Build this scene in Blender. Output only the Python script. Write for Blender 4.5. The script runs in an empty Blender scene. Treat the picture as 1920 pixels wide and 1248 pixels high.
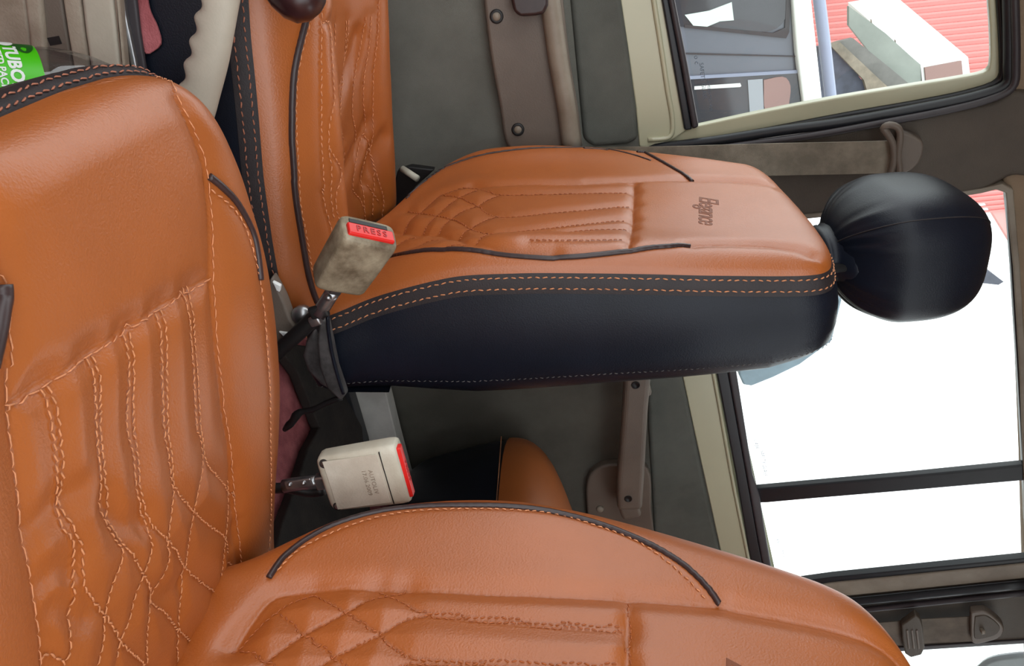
import bpy, bmesh, math, random
import numpy as np
from mathutils import Vector, Matrix
from mathutils.bvhtree import BVHTree
from mathutils.kdtree import KDTree
random.seed(7); rng = np.random.default_rng(7)
scn = bpy.context.scene
COL = scn.collection

# ------------------------------------------------------------------ camera
# World: +X towards the rear of the cab, +Y across the cab away from the open
# near door, +Z up.  The phone was held sideways (photograph turned by 90 deg).
FOC = 1423.0
YAW, PITCH, ROLL = math.radians(27), math.radians(10), math.radians(-15)
CAM = Vector((0, 0, .71))
fwd = Vector((math.sin(YAW)*math.cos(PITCH), math.cos(YAW)*math.cos(PITCH), -math.sin(PITCH)))
rgt = Vector((math.cos(YAW), -math.sin(YAW), 0)); upv = rgt.cross(fwd)
UU = rgt*math.cos(ROLL) + upv*math.sin(ROLL)      # right in the upright view
VV = -rgt*math.sin(ROLL) + upv*math.cos(ROLL)     # up in the upright view
cd = bpy.data.cameras.new('camera'); cam = bpy.data.objects.new('camera', cd); COL.objects.link(cam)
cd.sensor_fit = 'HORIZONTAL'; cd.sensor_width = 36; cd.lens = 36*FOC/1920; cd.clip_start = .01; cd.clip_end = 200
R3 = Matrix((VV, -UU, -fwd)).transposed()
cam.matrix_world = Matrix.Translation(CAM) @ R3.to_4x4()
scn.camera = cam

# ------------------------------------------------------------------ light
w = bpy.data.worlds.new('overcast_sky'); scn.world = w; w.use_nodes = True
bg = w.node_tree.nodes['Background']; bg.inputs[0].default_value = (.93, .98, 1, 1); bg.inputs[1].default_value = 2.75
scn.view_settings.view_transform = 'Standard'; scn.view_settings.look = 'None'
scn.view_settings.exposure = 0.0; scn.view_settings.gamma = 1; scn.view_settings.use_curve_mapping = False

# ------------------------------------------------------------------ helpers
def ray(px, py):
    return fwd*FOC + UU*(py-624.) - VV*(960.-px)
def on(px, py, n, d):
    r = ray(px, py); n = Vector(n)
    return CAM + r*((d-n.dot(CAM))/n.dot(r))
def atY(px, py, y): return on(px, py, (0, 1, 0), y)
def atX(px, py, x): return on(px, py, (1, 0, 0), x)
def atZ(px, py, z): return on(px, py, (0, 0, 1), z)
LEAN = math.radians(17); LN = Vector((0, math.cos(LEAN), math.sin(LEAN)))
def lean(px, py, off=0.):       # the upper side wall, leaning inwards above the belt line
    return on(px, py, LN, LN.dot(Vector((0, 1.4, .87)))+off)

def tag(o, label=None, cat=None, group=None, kind=None):
    if label: o['label'] = label
    if cat: o['category'] = cat
    if group: o['group'] = group
    if kind: o['kind'] = kind
    return o
def empty(name, loc, label, cat, group=None):
    o = bpy.data.objects.new(name, None); o.location = loc; o.empty_display_size = .05; COL.objects.link(o)
    bpy.context.view_layer.update()
    return tag(o, label, cat, group)
def link(name, me, mat=None, parent=None, smooth=True):
    o = bpy.data.objects.new(name, me); COL.objects.link(o)
    if mat: me.materials.append(mat)
    if smooth:
        me.polygons.foreach_set('use_smooth', [True]*len(me.polygons))
    if parent:
        o.parent = parent
        o.matrix_parent_inverse = Matrix.Translation(-parent.location)     # a mesh parent sits at the world origin
    return o
def mesh(name, vs, fs, mat=None, parent=None, smooth=True):
    me = bpy.data.meshes.new(name); me.from_pydata([tuple(v) for v in vs], [], fs); me.validate(); me.update()
    bm = bmesh.new(); bm.from_mesh(me); bmesh.ops.recalc_face_normals(bm, faces=bm.faces); bm.to_mesh(me); bm.free()
    return link(name, me, mat, parent, smooth)
def bevel(o, wd, seg=2, ang=30):
    m = o.modifiers.new('bevel', 'BEVEL'); m.width = wd; m.segments = seg; m.limit_method = 'ANGLE'; m.angle_limit = math.radians(ang)
    n = o.modifiers.new('wn', 'WEIGHTED_NORMAL'); n.keep_sharp = True
    return o
def prism(name, pts, off, mat, parent=None, bev=0., seg=2):
    off = Vector(off); n = len(pts)
    vs = [Vector(p) for p in pts] + [Vector(p)+off for p in pts]
    fs = [tuple(range(n)), tuple(range(2*n-1, n-1, -1))] + [(i, (i+1) % n, n+(i+1) % n, n+i) for i in range(n)]
    o = mesh(name, vs, fs, mat, parent, smooth=bev > 0)
    if bev: bevel(o, bev, seg)
    return o
def box(name, c, s, mat, parent=None, bev=0., seg=2, M=None):
    M = M or Matrix.Identity(3); c = Vector(c)
    vs = [c + M @ Vector((a*s[0]/2, b*s[1]/2, d*s[2]/2)) for a in (-1, 1) for b in (-1, 1) for d in (-1, 1)]
    fs = [(0, 1, 3, 2), (4, 6, 7, 5), (0, 4, 5, 1), (2, 3, 7, 6), (0, 2, 6, 4), (1, 5, 7, 3)]
    o = mesh(name, vs, fs, mat, parent, smooth=bev > 0)
    if bev: bevel(o, bev, seg)
    return o
def spline(P, n):
    P = np.array([list(p) for p in P], float)
    if len(P) == 2: t = np.linspace(0, 1, n)[:, None]; return P[0]*(1-t)+P[1]*t
    d = np.r_[0, np.cumsum(np.linalg.norm(np.diff(P, axis=0), axis=1)**.5)]
    T = np.zeros_like(P)
    for i in range(len(P)):
        a, b = max(i-1, 0), min(i+1, len(P)-1)
        T[i] = (P[b]-P[a])/(d[b]-d[a])
    out = []
    for x in np.linspace(0, d[-1], n):
        k = min(np.searchsorted(d, x, side='right')-1, len(P)-2); h = d[k+1]-d[k]; s = (x-d[k])/h
        out.append((2*s**3-3*s**2+1)*P[k]+(s**3-2*s*s+s)*h*T[k]+(-2*s**3+3*s*s)*P[k+1]+(s**3-s*s)*h*T[k+1])
    return np.array(out)
def resample(P, step):
    P = np.array([list(p) for p in P], float); L = np.r_[0, np.cumsum(np.linalg.norm(np.diff(P, axis=0), axis=1))]
    n = max(2, int(L[-1]/step)+1); t = np.linspace(0, L[-1], n)
    return np.stack([np.interp(t, L, P[:, k]) for k in range(P.shape[1])], 1)
def tube_geo(P, rad, seg=8, flat=None):
    """verts, faces of a tube along P; rad a number or list; flat=(vec, ratio) squashes"""
    P = [Vector(p) for p in P]; n = len(P); vs = []; fs = []
    rad = [rad]*n if not hasattr(rad, '__len__') else rad
    ref = Vector((.13, .21, .97))
    for i, p in enumerate(P):
        t = (P[min(i+1, n-1)]-P[max(i-1, 0)]).normalized()
        a = ref - t*ref.dot(t)
        a.normalize(); ref = a; b = t.cross(a)
        for k in range(seg):
            an = 2*math.pi*k/seg
            vs.append(p+(a*math.cos(an)+b*math.sin(an))*rad[i])
    for i in range(n-1):
        for k in range(seg):
            fs.append((i*seg+k, i*seg+(k+1) % seg, (i+1)*seg+(k+1) % seg, (i+1)*seg+k))
    fs += [tuple(range(seg))[::-1], tuple(range((n-1)*seg, n*seg))]
    return vs, fs
def tube(name, P, rad, mat, parent=None, seg=10):
    v, f = tube_geo(P, rad, seg); return mesh(name, v, f, mat, parent)
def ribbon(name, P, wdir, wd, th, mat, parent=None):
    """flat strap along P"""
    P = [Vector(p) for p in P]; n = len(P); vs = []; fs = []
    for i, p in enumerate(P):
        t = (P[min(i+1, n-1)]-P[max(i-1, 0)]).normalized(); wv = Vector(wdir); wv = (wv-t*wv.dot(t)).normalized(); nn = t.cross(wv)
        W = wd[i] if hasattr(wd, '__len__') else wd
        vs += [p-wv*W/2-nn*th/2, p+wv*W/2-nn*th/2, p+wv*W/2+nn*th/2, p-wv*W/2+nn*th/2]
    for i in range(n-1):
        for k in range(4): fs.append((i*4+k, i*4+(k+1) % 4, (i+1)*4+(k+1) % 4, (i+1)*4+k))
    fs += [(3, 2, 1, 0), tuple(range((n-1)*4, n*4))]
    return mesh(name, vs, fs, mat, parent, smooth=False)
def lathe(name, prof, c, mat, parent=None, seg=32, M=None, squash=(1, 1)):
    M = M or Matrix.Identity(3); vs = []; fs = []; n = len(prof); c = Vector(c)
    for r, z in prof:
        for k in range(seg):
            a = 2*math.pi*k/seg; vs.append(c+M @ Vector((r*math.cos(a)*squash[0], r*math.sin(a)*squash[1], z)))
    for i in range(n-1):
        for k in range(seg): fs.append((i*seg+k, i*seg+(k+1) % seg, (i+1)*seg+(k+1) % seg, (i+1)*seg+k))
    fs += [tuple(range(seg))[::-1], tuple(range((n-1)*seg, n*seg))]
    return mesh(name, vs, fs, mat, parent)
def frame3(x=None, z=None):
    z = Vector(z).normalized(); x = Vector(x); x = (x-z*x.dot(z)).normalized(); y = z.cross(x)
    return Matrix((x, y, z)).transposed()
def text_obj(name, body, size, o, X, Yd, mat, parent, bold=0., fill=True, shear=0., drape=None, th=.0004, spacing=1.0):
    """lettering lying in the plane (o; X, Yd) and standing proud of it; drape(x,y)->point puts it on a curved face"""
    c = bpy.data.curves.new(name, 'FONT'); c.body = body; c.size = size; c.align_x = 'CENTER'; c.align_y = 'CENTER'; c.shear = shear
    c.space_character = spacing
    c.resolution_u = 3
    if fill: c.extrude = th/2; c.offset = bold
    else: c.fill_mode = 'NONE' if False else c.fill_mode; c.bevel_depth = bold; c.bevel_resolution = 1; c.extrude = 0
    t = bpy.data.objects.new(name, c); COL.objects.link(t)
    dg = bpy.context.evaluated_depsgraph_get(); me = bpy.data.meshes.new_from_object(t.evaluated_get(dg))
    bpy.data.objects.remove(t); bpy.data.curves.remove(c)
    X = Vector(X).normalized(); Yd = Vector(Yd).normalized(); N = X.cross(Yd); o = Vector(o)
    for v in me.vertices:
        if drape:
            p, nn = drape(v.co.x, v.co.y); v.co = p+nn*(v.co.z+th)
        else: v.co = o+X*v.co.x+Yd*v.co.y+N*(v.co.z+th/2)
    return link(name, me, mat, parent, smooth=False)

# ------------------------------------------------------------------ materials
def srgb(r, g, b):
    f = lambda c: c/12.92 if c <= .04045 else ((c+.055)/1.055)**2.4
    return (f(r/255), f(g/255), f(b/255), 1)
def material(name, col, rough=.5, metal=0., var=0., vscale=8., col2=None, bump=0., bscale=400., spec=.5, coat=0., rvar=0.):
    m = bpy.data.materials.new(name); m.use_nodes = True; nt = m.node_tree; N = nt.nodes; L = nt.links
    b = N['Principled BSDF']; b.inputs['Roughness'].default_value = rough; b.inputs['Metallic'].default_value = metal
    b.inputs['Specular IOR Level'].default_value = spec
    if coat: b.inputs['Coat Weight'].default_value = coat; b.inputs['Coat Roughness'].default_value = .35
    b.inputs['Base Color'].default_value = col
    tc = N.new('ShaderNodeTexCoord')
    if var or col2:
        nz = N.new('ShaderNodeTexNoise'); nz.inputs['Scale'].default_value = vscale; nz.inputs['Detail'].default_value = 6; nz.inputs['Roughness'].default_value = .6
        L.new(tc.outputs['Object'], nz.inputs['Vector'])
        cr = N.new('ShaderNodeValToRGB'); cr.color_ramp.elements[0].position = .36; cr.color_ramp.elements[1].position = .66
        c2 = col2 or tuple([c*(1-var) for c in col[:3]]+[1])
        cr.color_ramp.elements[0].color = c2; cr.color_ramp.elements[1].color = col
        L.new(nz.outputs['Fac'], cr.inputs['Fac']); L.new(cr.outputs['Color'], b.inputs['Base Color'])
        if rvar:
            mp = N.new('ShaderNodeMapRange'); mp.inputs['To Min'].default_value = rough+rvar; mp.inputs['To Max'].default_value = rough-rvar
            L.new(nz.outputs['Fac'], mp.inputs['Value']); L.new(mp.outputs['Result'], b.inputs['Roughness'])
    if bump:
        nb = N.new('ShaderNodeTexNoise'); nb.inputs['Scale'].default_value = bscale; nb.inputs['Detail'].default_value = 3
        L.new(tc.outputs['Object'], nb.inputs['Vector'])
        bp = N.new('ShaderNodeBump'); bp.inputs['Strength'].default_value = bump; bp.inputs['Distance'].default_value = .001
        L.new(nb.outputs['Fac'], bp.inputs['Height']); L.new(bp.outputs['Normal'], b.inputs['Normal'])
    return m
M = {}
M['leather'] = material('orange_leather', srgb(172, 92, 36), .40, var=.14, vscale=5, bump=.35, bscale=520, spec=.85, rvar=.05)
M['leather_far'] = M['leather']
M['thread'] = material('orange_thread', srgb(226, 150, 104), .7, var=.3, vscale=300)
M['thread_dark'] = material('light_thread', srgb(186, 118, 92), .7, var=.35, vscale=200)
M['thread2'] = material('quilt_thread', srgb(214, 140, 92), .7, var=.3, vscale=300)
M['thread3'] = material('tan_thread', srgb(188, 104, 56), .7, var=.3, vscale=300)
M['strip'] = material('dark_binding', srgb(44, 36, 38), .6, var=.25, vscale=30, bump=.3, bscale=600)
M['piping'] = material('dark_piping', srgb(58, 42, 42), .38, var=.2, vscale=60)
M['vinyl'] = material('black_vinyl', srgb(22, 26, 37), .38, var=.25, vscale=9, bump=.25, bscale=700, spec=.26)
M['vinyl_gray'] = material('worn_black_cloth', srgb(92, 88, 88), .6, col2=srgb(48, 46, 46), vscale=30, bump=.4, bscale=300)
M['seam_dark'] = material('dark_emboss', srgb(122, 66, 38), .6)
M['carpet'] = material('door_carpet', srgb(124, 124, 116), .95, var=.22, vscale=7, bump=1, bscale=900, spec=.15)
M['carpet_dk'] = material('door_carpet_lower', srgb(104, 101, 93), .95, var=.3, vscale=5, bump=1, bscale=900, spec=.15)
M['vinyl_door'] = material('door_cloth_upper', srgb(98, 100, 94), .75, var=.25, vscale=9, bump=.6, bscale=700, spec=.3)
M['trim'] = material('brown_grey_plastic', srgb(112, 100, 90), .48, var=.18, vscale=9, bump=.3, bscale=500)
M['trim_lt'] = material('grey_beige_plastic', srgb(150, 140, 126), .5, col2=srgb(124, 112, 98), vscale=9, bump=.2, bscale=400)
M['paint'] = material('beige_body_paint', srgb(190, 188, 160), .3, var=.06, vscale=5, coat=.3)
M['rubber'] = material('black_rubber', srgb(30, 32, 38), .4, var=.2, vscale=30)
M['rubber2'] = material('black_channel_rubber', srgb(58, 52, 56), .45, var=.15, vscale=30)
M['pillar'] = material('pillar_plastic', srgb(86, 76, 66), .6, var=.2, vscale=12, bump=.5, bscale=500)
M['headliner'] = material('headliner_fabric', srgb(150, 128, 106), .9, var=.1, vscale=20, bump=.6, bscale=800)
M['belt'] = material('belt_webbing', srgb(150, 140, 124), .75, col2=srgb(118, 110, 96), vscale=26, bump=.6, bscale=900)
M['belt_dk'] = material('dark_belt_webbing', srgb(112, 100, 88), .8, col2=srgb(92, 82, 72), vscale=26, bump=.6, bscale=900)
M['grip'] = material('brake_grip_plastic', srgb(188, 178, 162), .5, var=.12, vscale=20, bump=.2, bscale=400)
M['buckle'] = material('grey_buckle_plastic', srgb(208, 204, 188), .42, col2=srgb(190, 182, 164), vscale=22, bump=.25, bscale=500)
M['buckle_dirty'] = material('grimy_buckle_plastic', srgb(172, 160, 136), .45, col2=srgb(98, 84, 66), vscale=34, bump=.4, bscale=500)
M['recess'] = material('worn_buckle_face', srgb(212, 205, 190), .5, col2=srgb(190, 180, 164), vscale=24, bump=.3, bscale=500)
M['red'] = material('red_button', srgb(222, 34, 30), .35)
M['red2'] = material('red_button_letters', srgb(160, 24, 30), .4)
M['steel'] = material('steel', srgb(176, 176, 178), .28, metal=.9, var=.35, vscale=60)
M['black'] = material('black_plastic', srgb(24, 23, 24), .5, var=.2, vscale=20)
M['mat_dark'] = material('dark_floor_lining', srgb(52, 44, 40), .85, col2=srgb(34, 28, 26), vscale=20, bump=.8, bscale=300)
M['red_carpet'] = material('red_carpet', srgb(196, 112, 116), .95, col2=srgb(150, 76, 80), vscale=26, bump=1, bscale=500)
M['white_sill'] = material('pale_sill', srgb(226, 222, 216), .6, col2=srgb(200, 196, 190), vscale=14)
M['console'] = material('console_plastic', srgb(172, 158, 142), .55, col2=srgb(140, 124, 108), vscale=16, bump=.5, bscale=400)
M['knob'] = material('brown_knob', srgb(54, 28, 30), .3, var=.4, vscale=60, coat=.4)
M['green'] = material('green_label', srgb(74, 196, 12), .35)
M['green_dk'] = material('dark_green_label', srgb(28, 88, 26), .4)
M['white'] = material('white_print', srgb(240, 242, 240), .5)
M['white_wall'] = material('white_plaster', srgb(240, 242, 240), .7)
M['grime'] = material('window_mark', srgb(96, 104, 116), .7)
M['van'] = material('grey_van_paint', srgb(96, 100, 112), .35, var=.08, vscale=2, coat=.4)
M['van_glass'] = material('dark_van_glass', srgb(70, 70, 76), .08, var=.4, vscale=1.5)
M['pipe'] = material('blue_grey_pipe', srgb(140, 146, 168), .5)
M['redwall'] = material('pale_red_sheet', srgb(236, 158, 154), .6, var=.05, vscale=2)
M['plank'] = material('weathered_plank', srgb(150, 138, 122), .8, col2=srgb(112, 104, 92), vscale=6)
M['dkplank'] = material('dark_roof_sheet', srgb(78, 82, 98), .6, col2=srgb(56, 58, 70), vscale=5)
M['ground'] = material('outdoor_ground', srgb(170, 165, 158), .95, var=.2, vscale=1)
M['bluegrey'] = material('blue_grey_awning', srgb(110, 128, 140), .4, var=.2, vscale=8)
def glass(name, tint, refl=.06):
    m = bpy.data.materials.new(name); m.use_nodes = True; nt = m.node_tree; N = nt.nodes; L = nt.links; N.clear()
    out = N.new('ShaderNodeOutputMaterial'); mix = N.new('ShaderNodeMixShader'); tr = N.new('ShaderNodeBsdfTransparent'); gl = N.new('ShaderNodeBsdfGlossy')
    tr.inputs[0].default_value = tint; gl.inputs['Roughness'].default_value = .03
    lw = N.new('ShaderNodeLayerWeight'); lw.inputs['Blend'].default_value = .5
    pw = N.new('ShaderNodeMath'); pw.operation = 'POWER'; pw.inputs[1].default_value = 4; L.new(lw.outputs['Facing'], pw.inputs[0])
    fr = N.new('ShaderNodeMath'); fr.operation = 'MULTIPLY_ADD'; fr.inputs[1].default_value = .6; fr.inputs[2].default_value = refl; L.new(pw.outputs[0], fr.inputs[0])
    L.new(fr.outputs[0], mix.inputs[0]); L.new(tr.outputs[0], mix.inputs[1]); L.new(gl.outputs[0], mix.inputs[2]); L.new(mix.outputs[0], out.inputs[0])
    return m
M['glass'] = glass('window_glass', (.93, .97, .95, 1), .04)
M['pet'] = glass('clear_bottle_plastic', (.86, .88, .89, 1), .10)

# ------------------------------------------------------------------ cab shell
def Sx(o): return tag(o, kind='structure')
floor = Sx(box('floor', (.8, .6, .03), (3.2, 1.7, .06), M['red_carpet']))
# side wall below the belt, far side (outer skin)
Sx(box('wall_far', (.7, 1.475, .45), (3.4, .05, .82), M['paint']))
Sx(box('ceiling', (.9, .62, 1.46), (2.9, 1.36, .05), M['headliner'], bev=.02))
Sx(box('wall_rear', (2.35, .62, .55), (.05, 1.6, 1.0), M['pillar']))
Sx(box('wall_near', (1.55, -.12, .42), (1.5, .05, .9), M['carpet_dk']))
Sx(box('trim_1', (.85, -.05, 1.15), (.14, .05, .62), M['pillar']))       # near B pillar
Sx(box('trim_2', (2.3, -.05, 1.15), (.2, .05, .62), M['pillar']))
# firewall and dashboard mass in front of the frame (outside the photograph, shades the footwell)
Sx(box('wall_front', (-.75, .65, .42), (.42, 1.5, .84), M['trim'], bev=.05))      # dashboard, ahead of the frame

# ------------------------------------------------------------------ far front door
d1 = empty('door_1', (.2, 1.41, .1), None, None); tag(d1, kind='structure')
def ypoly(px, y): return [atY(a, b, y) for a, b in px]
# lower carpet panel (single slab, its front face y = 1.40)
prism('door_carpet_panel', [(-.5, 1.40, .10), (.62, 1.40, .10), (.60, 1.40, .80), (-.5, 1.40, .80)], (0, .04, 0), M['carpet'], d1, bev=.004)
# armrest moulding
arm_px = [(904, -60), (909, 20), (922, 120), (937, 200), (944, 250), (952, 274), (975, 290), (1060, 296), (1068, 262), (1056, 190), (1044, 110), (1035, 40), (1026, -60)]
prism('armrest_panel', ypoly([tuple(p) for p in spline(arm_px, 40)], 1.365), (0, .035, 0), M['trim'], d1, bev=.008, seg=3)
# rounded ledge on top of the armrest
P = [atY(a, b, 1.352) for a, b in spline([(1024, -60), (1034, 20), (1048, 120), (1062, 200), (1072, 275)], 20)]
tube('armrest_ledge', P, .017, M['trim_lt'], d1)
P = [atY(a, b, 1.362) for a, b in spline([(1040, -60), (1048, 20), (1060, 120), (1074, 200), (1083, 275)], 20)]
tube('armrest_lip', P, .009, M['trim'], d1)
for a, b in ((931, 31), (971, 243)):
    c = atY(a, b, 1.363); s = lathe('screw', [(.0001, .004), (.004, .0035), (.0062, .002), (.0075, 0), (.0075, -.003)], c, M['trim_lt'], d1, 16, frame3((1, 0, 0), (0, -1, 0)))
    lathe('screw_recess', [(.0078, .001), (.0105, .0015), (.0115, 0), (.0115, -.002)], c, M['black'], s, 20, frame3((1, 0, 0), (0, -1, 0)))
hp = [(955, -60), (958, 0), (963, 22), (975, 32), (1005, 30), (1020, 26), (1028, 10), (1030, -60)]
prism('pull_handle', ypoly(hp, 1.33), (0, .04, 0), M['piping'], d1, bev=.006, seg=3)
# padded cloth recess above the armrest
prism('upper_cloth_pad', ypoly([(1064, -60), (1094, 262), (1112, 276), (1176, 272), (1197, 262), (1194, 205), (1181, 100), (1166, 0), (1158, -60)], 1.39), (0, .03, 0), M['vinyl_door'], d1, bev=.01, seg=3)
# painted metal sash with a raised fold
prism('painted_sash', ypoly([(1155, -60), (1163, 0), (1182, 130), (1192, 200), (1199, 275), (1215, 280), (1262, 262), (1306, 232), (1262, 0), (1250, -60)], 1.396), (0, .03, 0), M['paint'], d1, bev=.003)
P = [atY(a, b, 1.394) for a, b in spline([(1218, -60), (1226, 0), (1240, 90), (1252, 170), (1261, 225), (1256, 256), (1215, 262)], 30)]
tube('sash_fold', P, .0045, M['paint'], d1)
# weatherstrip at the bottom of the glass
P1 = [(1236, -60), (1241, 0), (1262, 120), (1284, 245), (1298, 243), (1277, 120), (1254, 0), (1249, -60)]
prism('weatherstrip', ypoly(P1, 1.388), (0, .02, 0), M['rubber'], d1, bev=.003)
P1 = [(1249, -60), (1254, 0), (1277, 120), (1299, 243), (1311, 238), (1290, 120), (1266, 0), (1260, -60)]
prism('weatherstrip_lip', ypoly(P1, 1.384), (0, .02, 0), M['rubber2'], d1, bev=.004)
# window frame (painted), outline in the leaning plane
gl_px = [(1266, -60), (1310, 236), (1420, 211), (1560, 184), (1700, 161), (1800, 145), (1852, 132), (1857, 118), (1856, 60), (1852, 0), (1850, -60)]
def band(name, inner, outer, off, th, mat, parent, bev=.003):
    n = len(inner); vs = []; fs = []
    for k, lst in enumerate((inner, outer)):
        for a, b in lst: vs.append(lean(a, b, off))
    for k, lst in enumerate((inner, outer)):
        for a, b in lst: vs.append(lean(a, b, off)+LN*th)
    for i in range(n-1):
        fs += [(i, i+1, n+i+1, n+i), (2*n+i, 3*n+i, 3*n+i+1, 2*n+i+1), (i, 2*n+i, 2*n+i+1, i+1), (n+i, n+i+1, 3*n+i+1, 3*n+i)]
    fs += [(0, n, 3*n, 2*n), (n-1, 3*n-1, 4*n-1, 2*n-1)]
    o = mesh(name, vs, fs, mat, parent); bevel(o, bev); return o
inn = spline([(1300, 238), (1420, 212), (1560, 185), (1700, 162), (1800, 146), (1848, 135), (1857, 120), (1857, 60), (1853, 0), (1849, -70)], 40)
out = spline([(1196, 282), (1300, 266), (1430, 242), (1580, 213), (1730, 187), (1820, 168), (1868, 150), (1874, 128), (1872, 60), (1868, 0), (1864, -70)], 40)
band('window_frame', inn, out, .0, .02, M['paint'], d1)
band('frame_seal', out, spline([(1192, 290), (1300, 276), (1430, 252), (1580, 226), (1730, 200), (1828, 178), (1880, 158), (1887, 130), (1885, 60), (1880, 0), (1876, -70)], 40), -.006, .02, M['rubber'], d1, .005)
o = mesh('door_glass', [lean(a, b, .012) for a, b in gl_px], [tuple(range(len(gl_px)))], M['glass'], d1, False)
# inked safety marks at the rear lower corner of the glass
for k, (txt, px, py, sz) in enumerate((('o c', 1306, 112, .012), ('SAFETY GLASS', 1318, 152, .010), ('LAMINATED 43R', 1330, 178, .008))):
    o3 = lean(px, py, .010); e = (lean(px+4, py+40, .010)-o3); u = LN.cross(e)
    text_obj('glass_mark', txt, sz, o3, e, -u if u.z < 0 else u, M['grime'], d1, th=.0002)
# door aperture seals: twin round rubber beads along the B pillar
b1 = [lean(a, b, -.02) for a, b in spline([(1160, 283), (1230, 277), (1340, 264), (1460, 245), (1580, 229), (1720, 204), (1830, 181), (1888, 158), (1893, 120), (1892, 0), (1890, -70)], 60)]
aw = Sx(tube('trim_3', b1, .009, M['rubber']))
b2 = [lean(a, b, -.03) for a, b in spline([(1180, 290), (1290, 284), (1420, 268), (1540, 251), (1660, 229), (1760, 210), (1850, 188), (1898, 164), (1905, 120), (1903, 0), (1901, -70)], 60)]
Sx(tube('trim_4', b2, .006, M['rubber2']))

# ------------------------------------------------------------------ B pillar, cant rail, C pillar
bp = [(1100, 288), (1300, 284), (1540, 252), (1760, 212), (1862, 190), (1900, 170), (1990, 175), (1990, 340), (1898, 330), (1858, 352), (1840, 362), (1700, 384), (1540, 409), (1338, 440), (1100, 470)]
Sx(prism('wall_pillar', [lean(a, b, -.012) for a, b in bp], LN*.05, M['pillar'], bev=.01, seg=3))
Sx(prism('trim_5', [lean(a, b, .0) for a, b in [(1872, -120), (1888, 0), (1890, 160), (1880, 345), (1893, 362), (1908, 600), (1918, 870), (1928, 1300), (2100, 1300), (2100, -120)]], LN*.05, M['headliner'], bev=.008))
# ------------------------------------------------------------------ far rear door
d2 = empty('door_2', (1.1, 1.41, .1), None, None); tag(d2, kind='structure')
prism('door_carpet_panel', [(.64, 1.40, .06), (1.75, 1.40, .06), (1.75, 1.40, .76), (.64, 1.40, .76)], (0, .04, 0), M['carpet_dk'], d2, bev=.004)
prism('upper_cloth_pad', ypoly([(1205, 560), (1212, 700), (1216, 800), (1222, 900), (1232, 1100), (1366, 1100), (1345, 1010), (1316, 880), (1296, 780), (1279, 700), (1256, 560)], 1.39), (0, .03, 0), M['vinyl_door'], d2, bev=.01, seg=3)
prism('handle_base', ypoly([tuple(p) for p in spline([(1232, 1030), (1222, 960), (1216, 880), (1170, 872), (1135, 872), (1108, 888), (1099, 915), (1101, 960), (1106, 1030)], 26)], 1.38), (0, .03, 0), M['trim'], d2, bev=.006, seg=3)
hg = [atY(a, b, 1.31) for a, b in spline([(1196, 690), (1192, 740), (1188, 800), (1184, 860), (1181, 910), (1180, 950)], 24)]
gh = []
hw = spline([(.052,), (.053,), (.052,), (.055,), (.058,), (.055,)], 24)[:, 0]
ho = ribbon('grab_handle', hg, (0, 0, 1), list(hw), .03, M['trim'], d2); bevel(ho, .011, 4)
for a, b in ((1192, 722), (1178, 935)):
    lathe('screw_hole', [(.0001, -.004), (.006, -.004), (.007, .0006), (.0085, .0008), (.0085, -.001)], atY(a, b, 1.2935), M['black'], ho, 20, frame3((1, 0, 0), (0, -1, 0)))
for a, b in ((1196, 715), (1179, 940)): box('handle_foot', atY(a, b, 1.345), (.04, .075, .045), M['trim'], ho, bev=.008)
lathe('screw', [(.0001, .005), (.005, .0045), (.008, .0025), (.009, 0), (.009, -.003)], atY(1125, 954, 1.378), M['trim_lt'], d2, 20, frame3((1, 0, 0), (0, -1, 0)))
prism('painted_sash', ypoly([(1250, 560), (1279, 700), (1298, 790), (1320, 890), (1342, 990), (1366, 1100), (1416, 1100), (1402, 1040), (1377, 900), (1352, 760), (1341, 700), (1316, 560)], 1.396), (0, .03, 0), M['paint'], d2, bev=.003)
P = [atY(a, b, 1.393) for a, b in spline([(1312, 560), (1338, 700), (1349, 760), (1374, 900), (1396, 1010), (1408, 1070)], 20)]
tube('sash_fold', P, .004, M['paint'], d2)
prism('weatherstrip', ypoly([(1318, 560), (1344, 700), (1380, 890), (1404, 1030), (1420, 1110), (1440, 1110), (1421, 1010), (1400, 890), (1366, 700), (1342, 560)], 1.388), (0, .02, 0), M['rubber'], d2, bev=.003)
prism('weatherstrip_lip', ypoly([(1342, 560), (1366, 700), (1400, 890), (1421, 1010), (1440, 1110), (1455, 1110), (1434, 990), (1425, 930), (1412, 890), (1382, 700), (1356, 560)], 1.384), (0, .02, 0), M['rubber2'], d2, bev=.004)
# division bar between the big and the small pane
prism('division_bar', [lean(a, b, -.008) for a, b in [(1408, 918), (1500, 910), (1700, 893), (1930, 871), (1930, 901), (1700, 921), (1530, 935), (1440, 943), (1418, 944)]], LN*.02, M['rubber'], d2, bev=.005, seg=3)
prism('rear_run_channel', [lean(a, b, -.004) for a, b in [(1500, 1090), (1560, 1082), (1930, 1046), (1930, 1056), (1560, 1093), (1500, 1102)]], LN*.02, M['rubber'], d2, bev=.003)
prism('rear_frame', [lean(a, b, -.008) for a, b in [(1490, 1104), (1560, 1093), (1930, 1056), (1930, 1083), (1560, 1120), (1490, 1128)]], LN*.025, M['trim_lt'], d2, bev=.003)
prism('front_frame', [lean(a, b, -.015) for a, b in [(1338, 428), (1540, 408), (1700, 385), (1840, 363), (1868, 356), (1886, 362), (1900, 500), (1912, 700), (1926, 1050), (1936, 1050), (1925, 700), (1913, 500), (1900, 355), (1880, 345), (1840, 354), (1700, 376), (1540, 399), (1338, 420)]], LN*.03, M['trim_lt'], d2, bev=.002)
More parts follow.
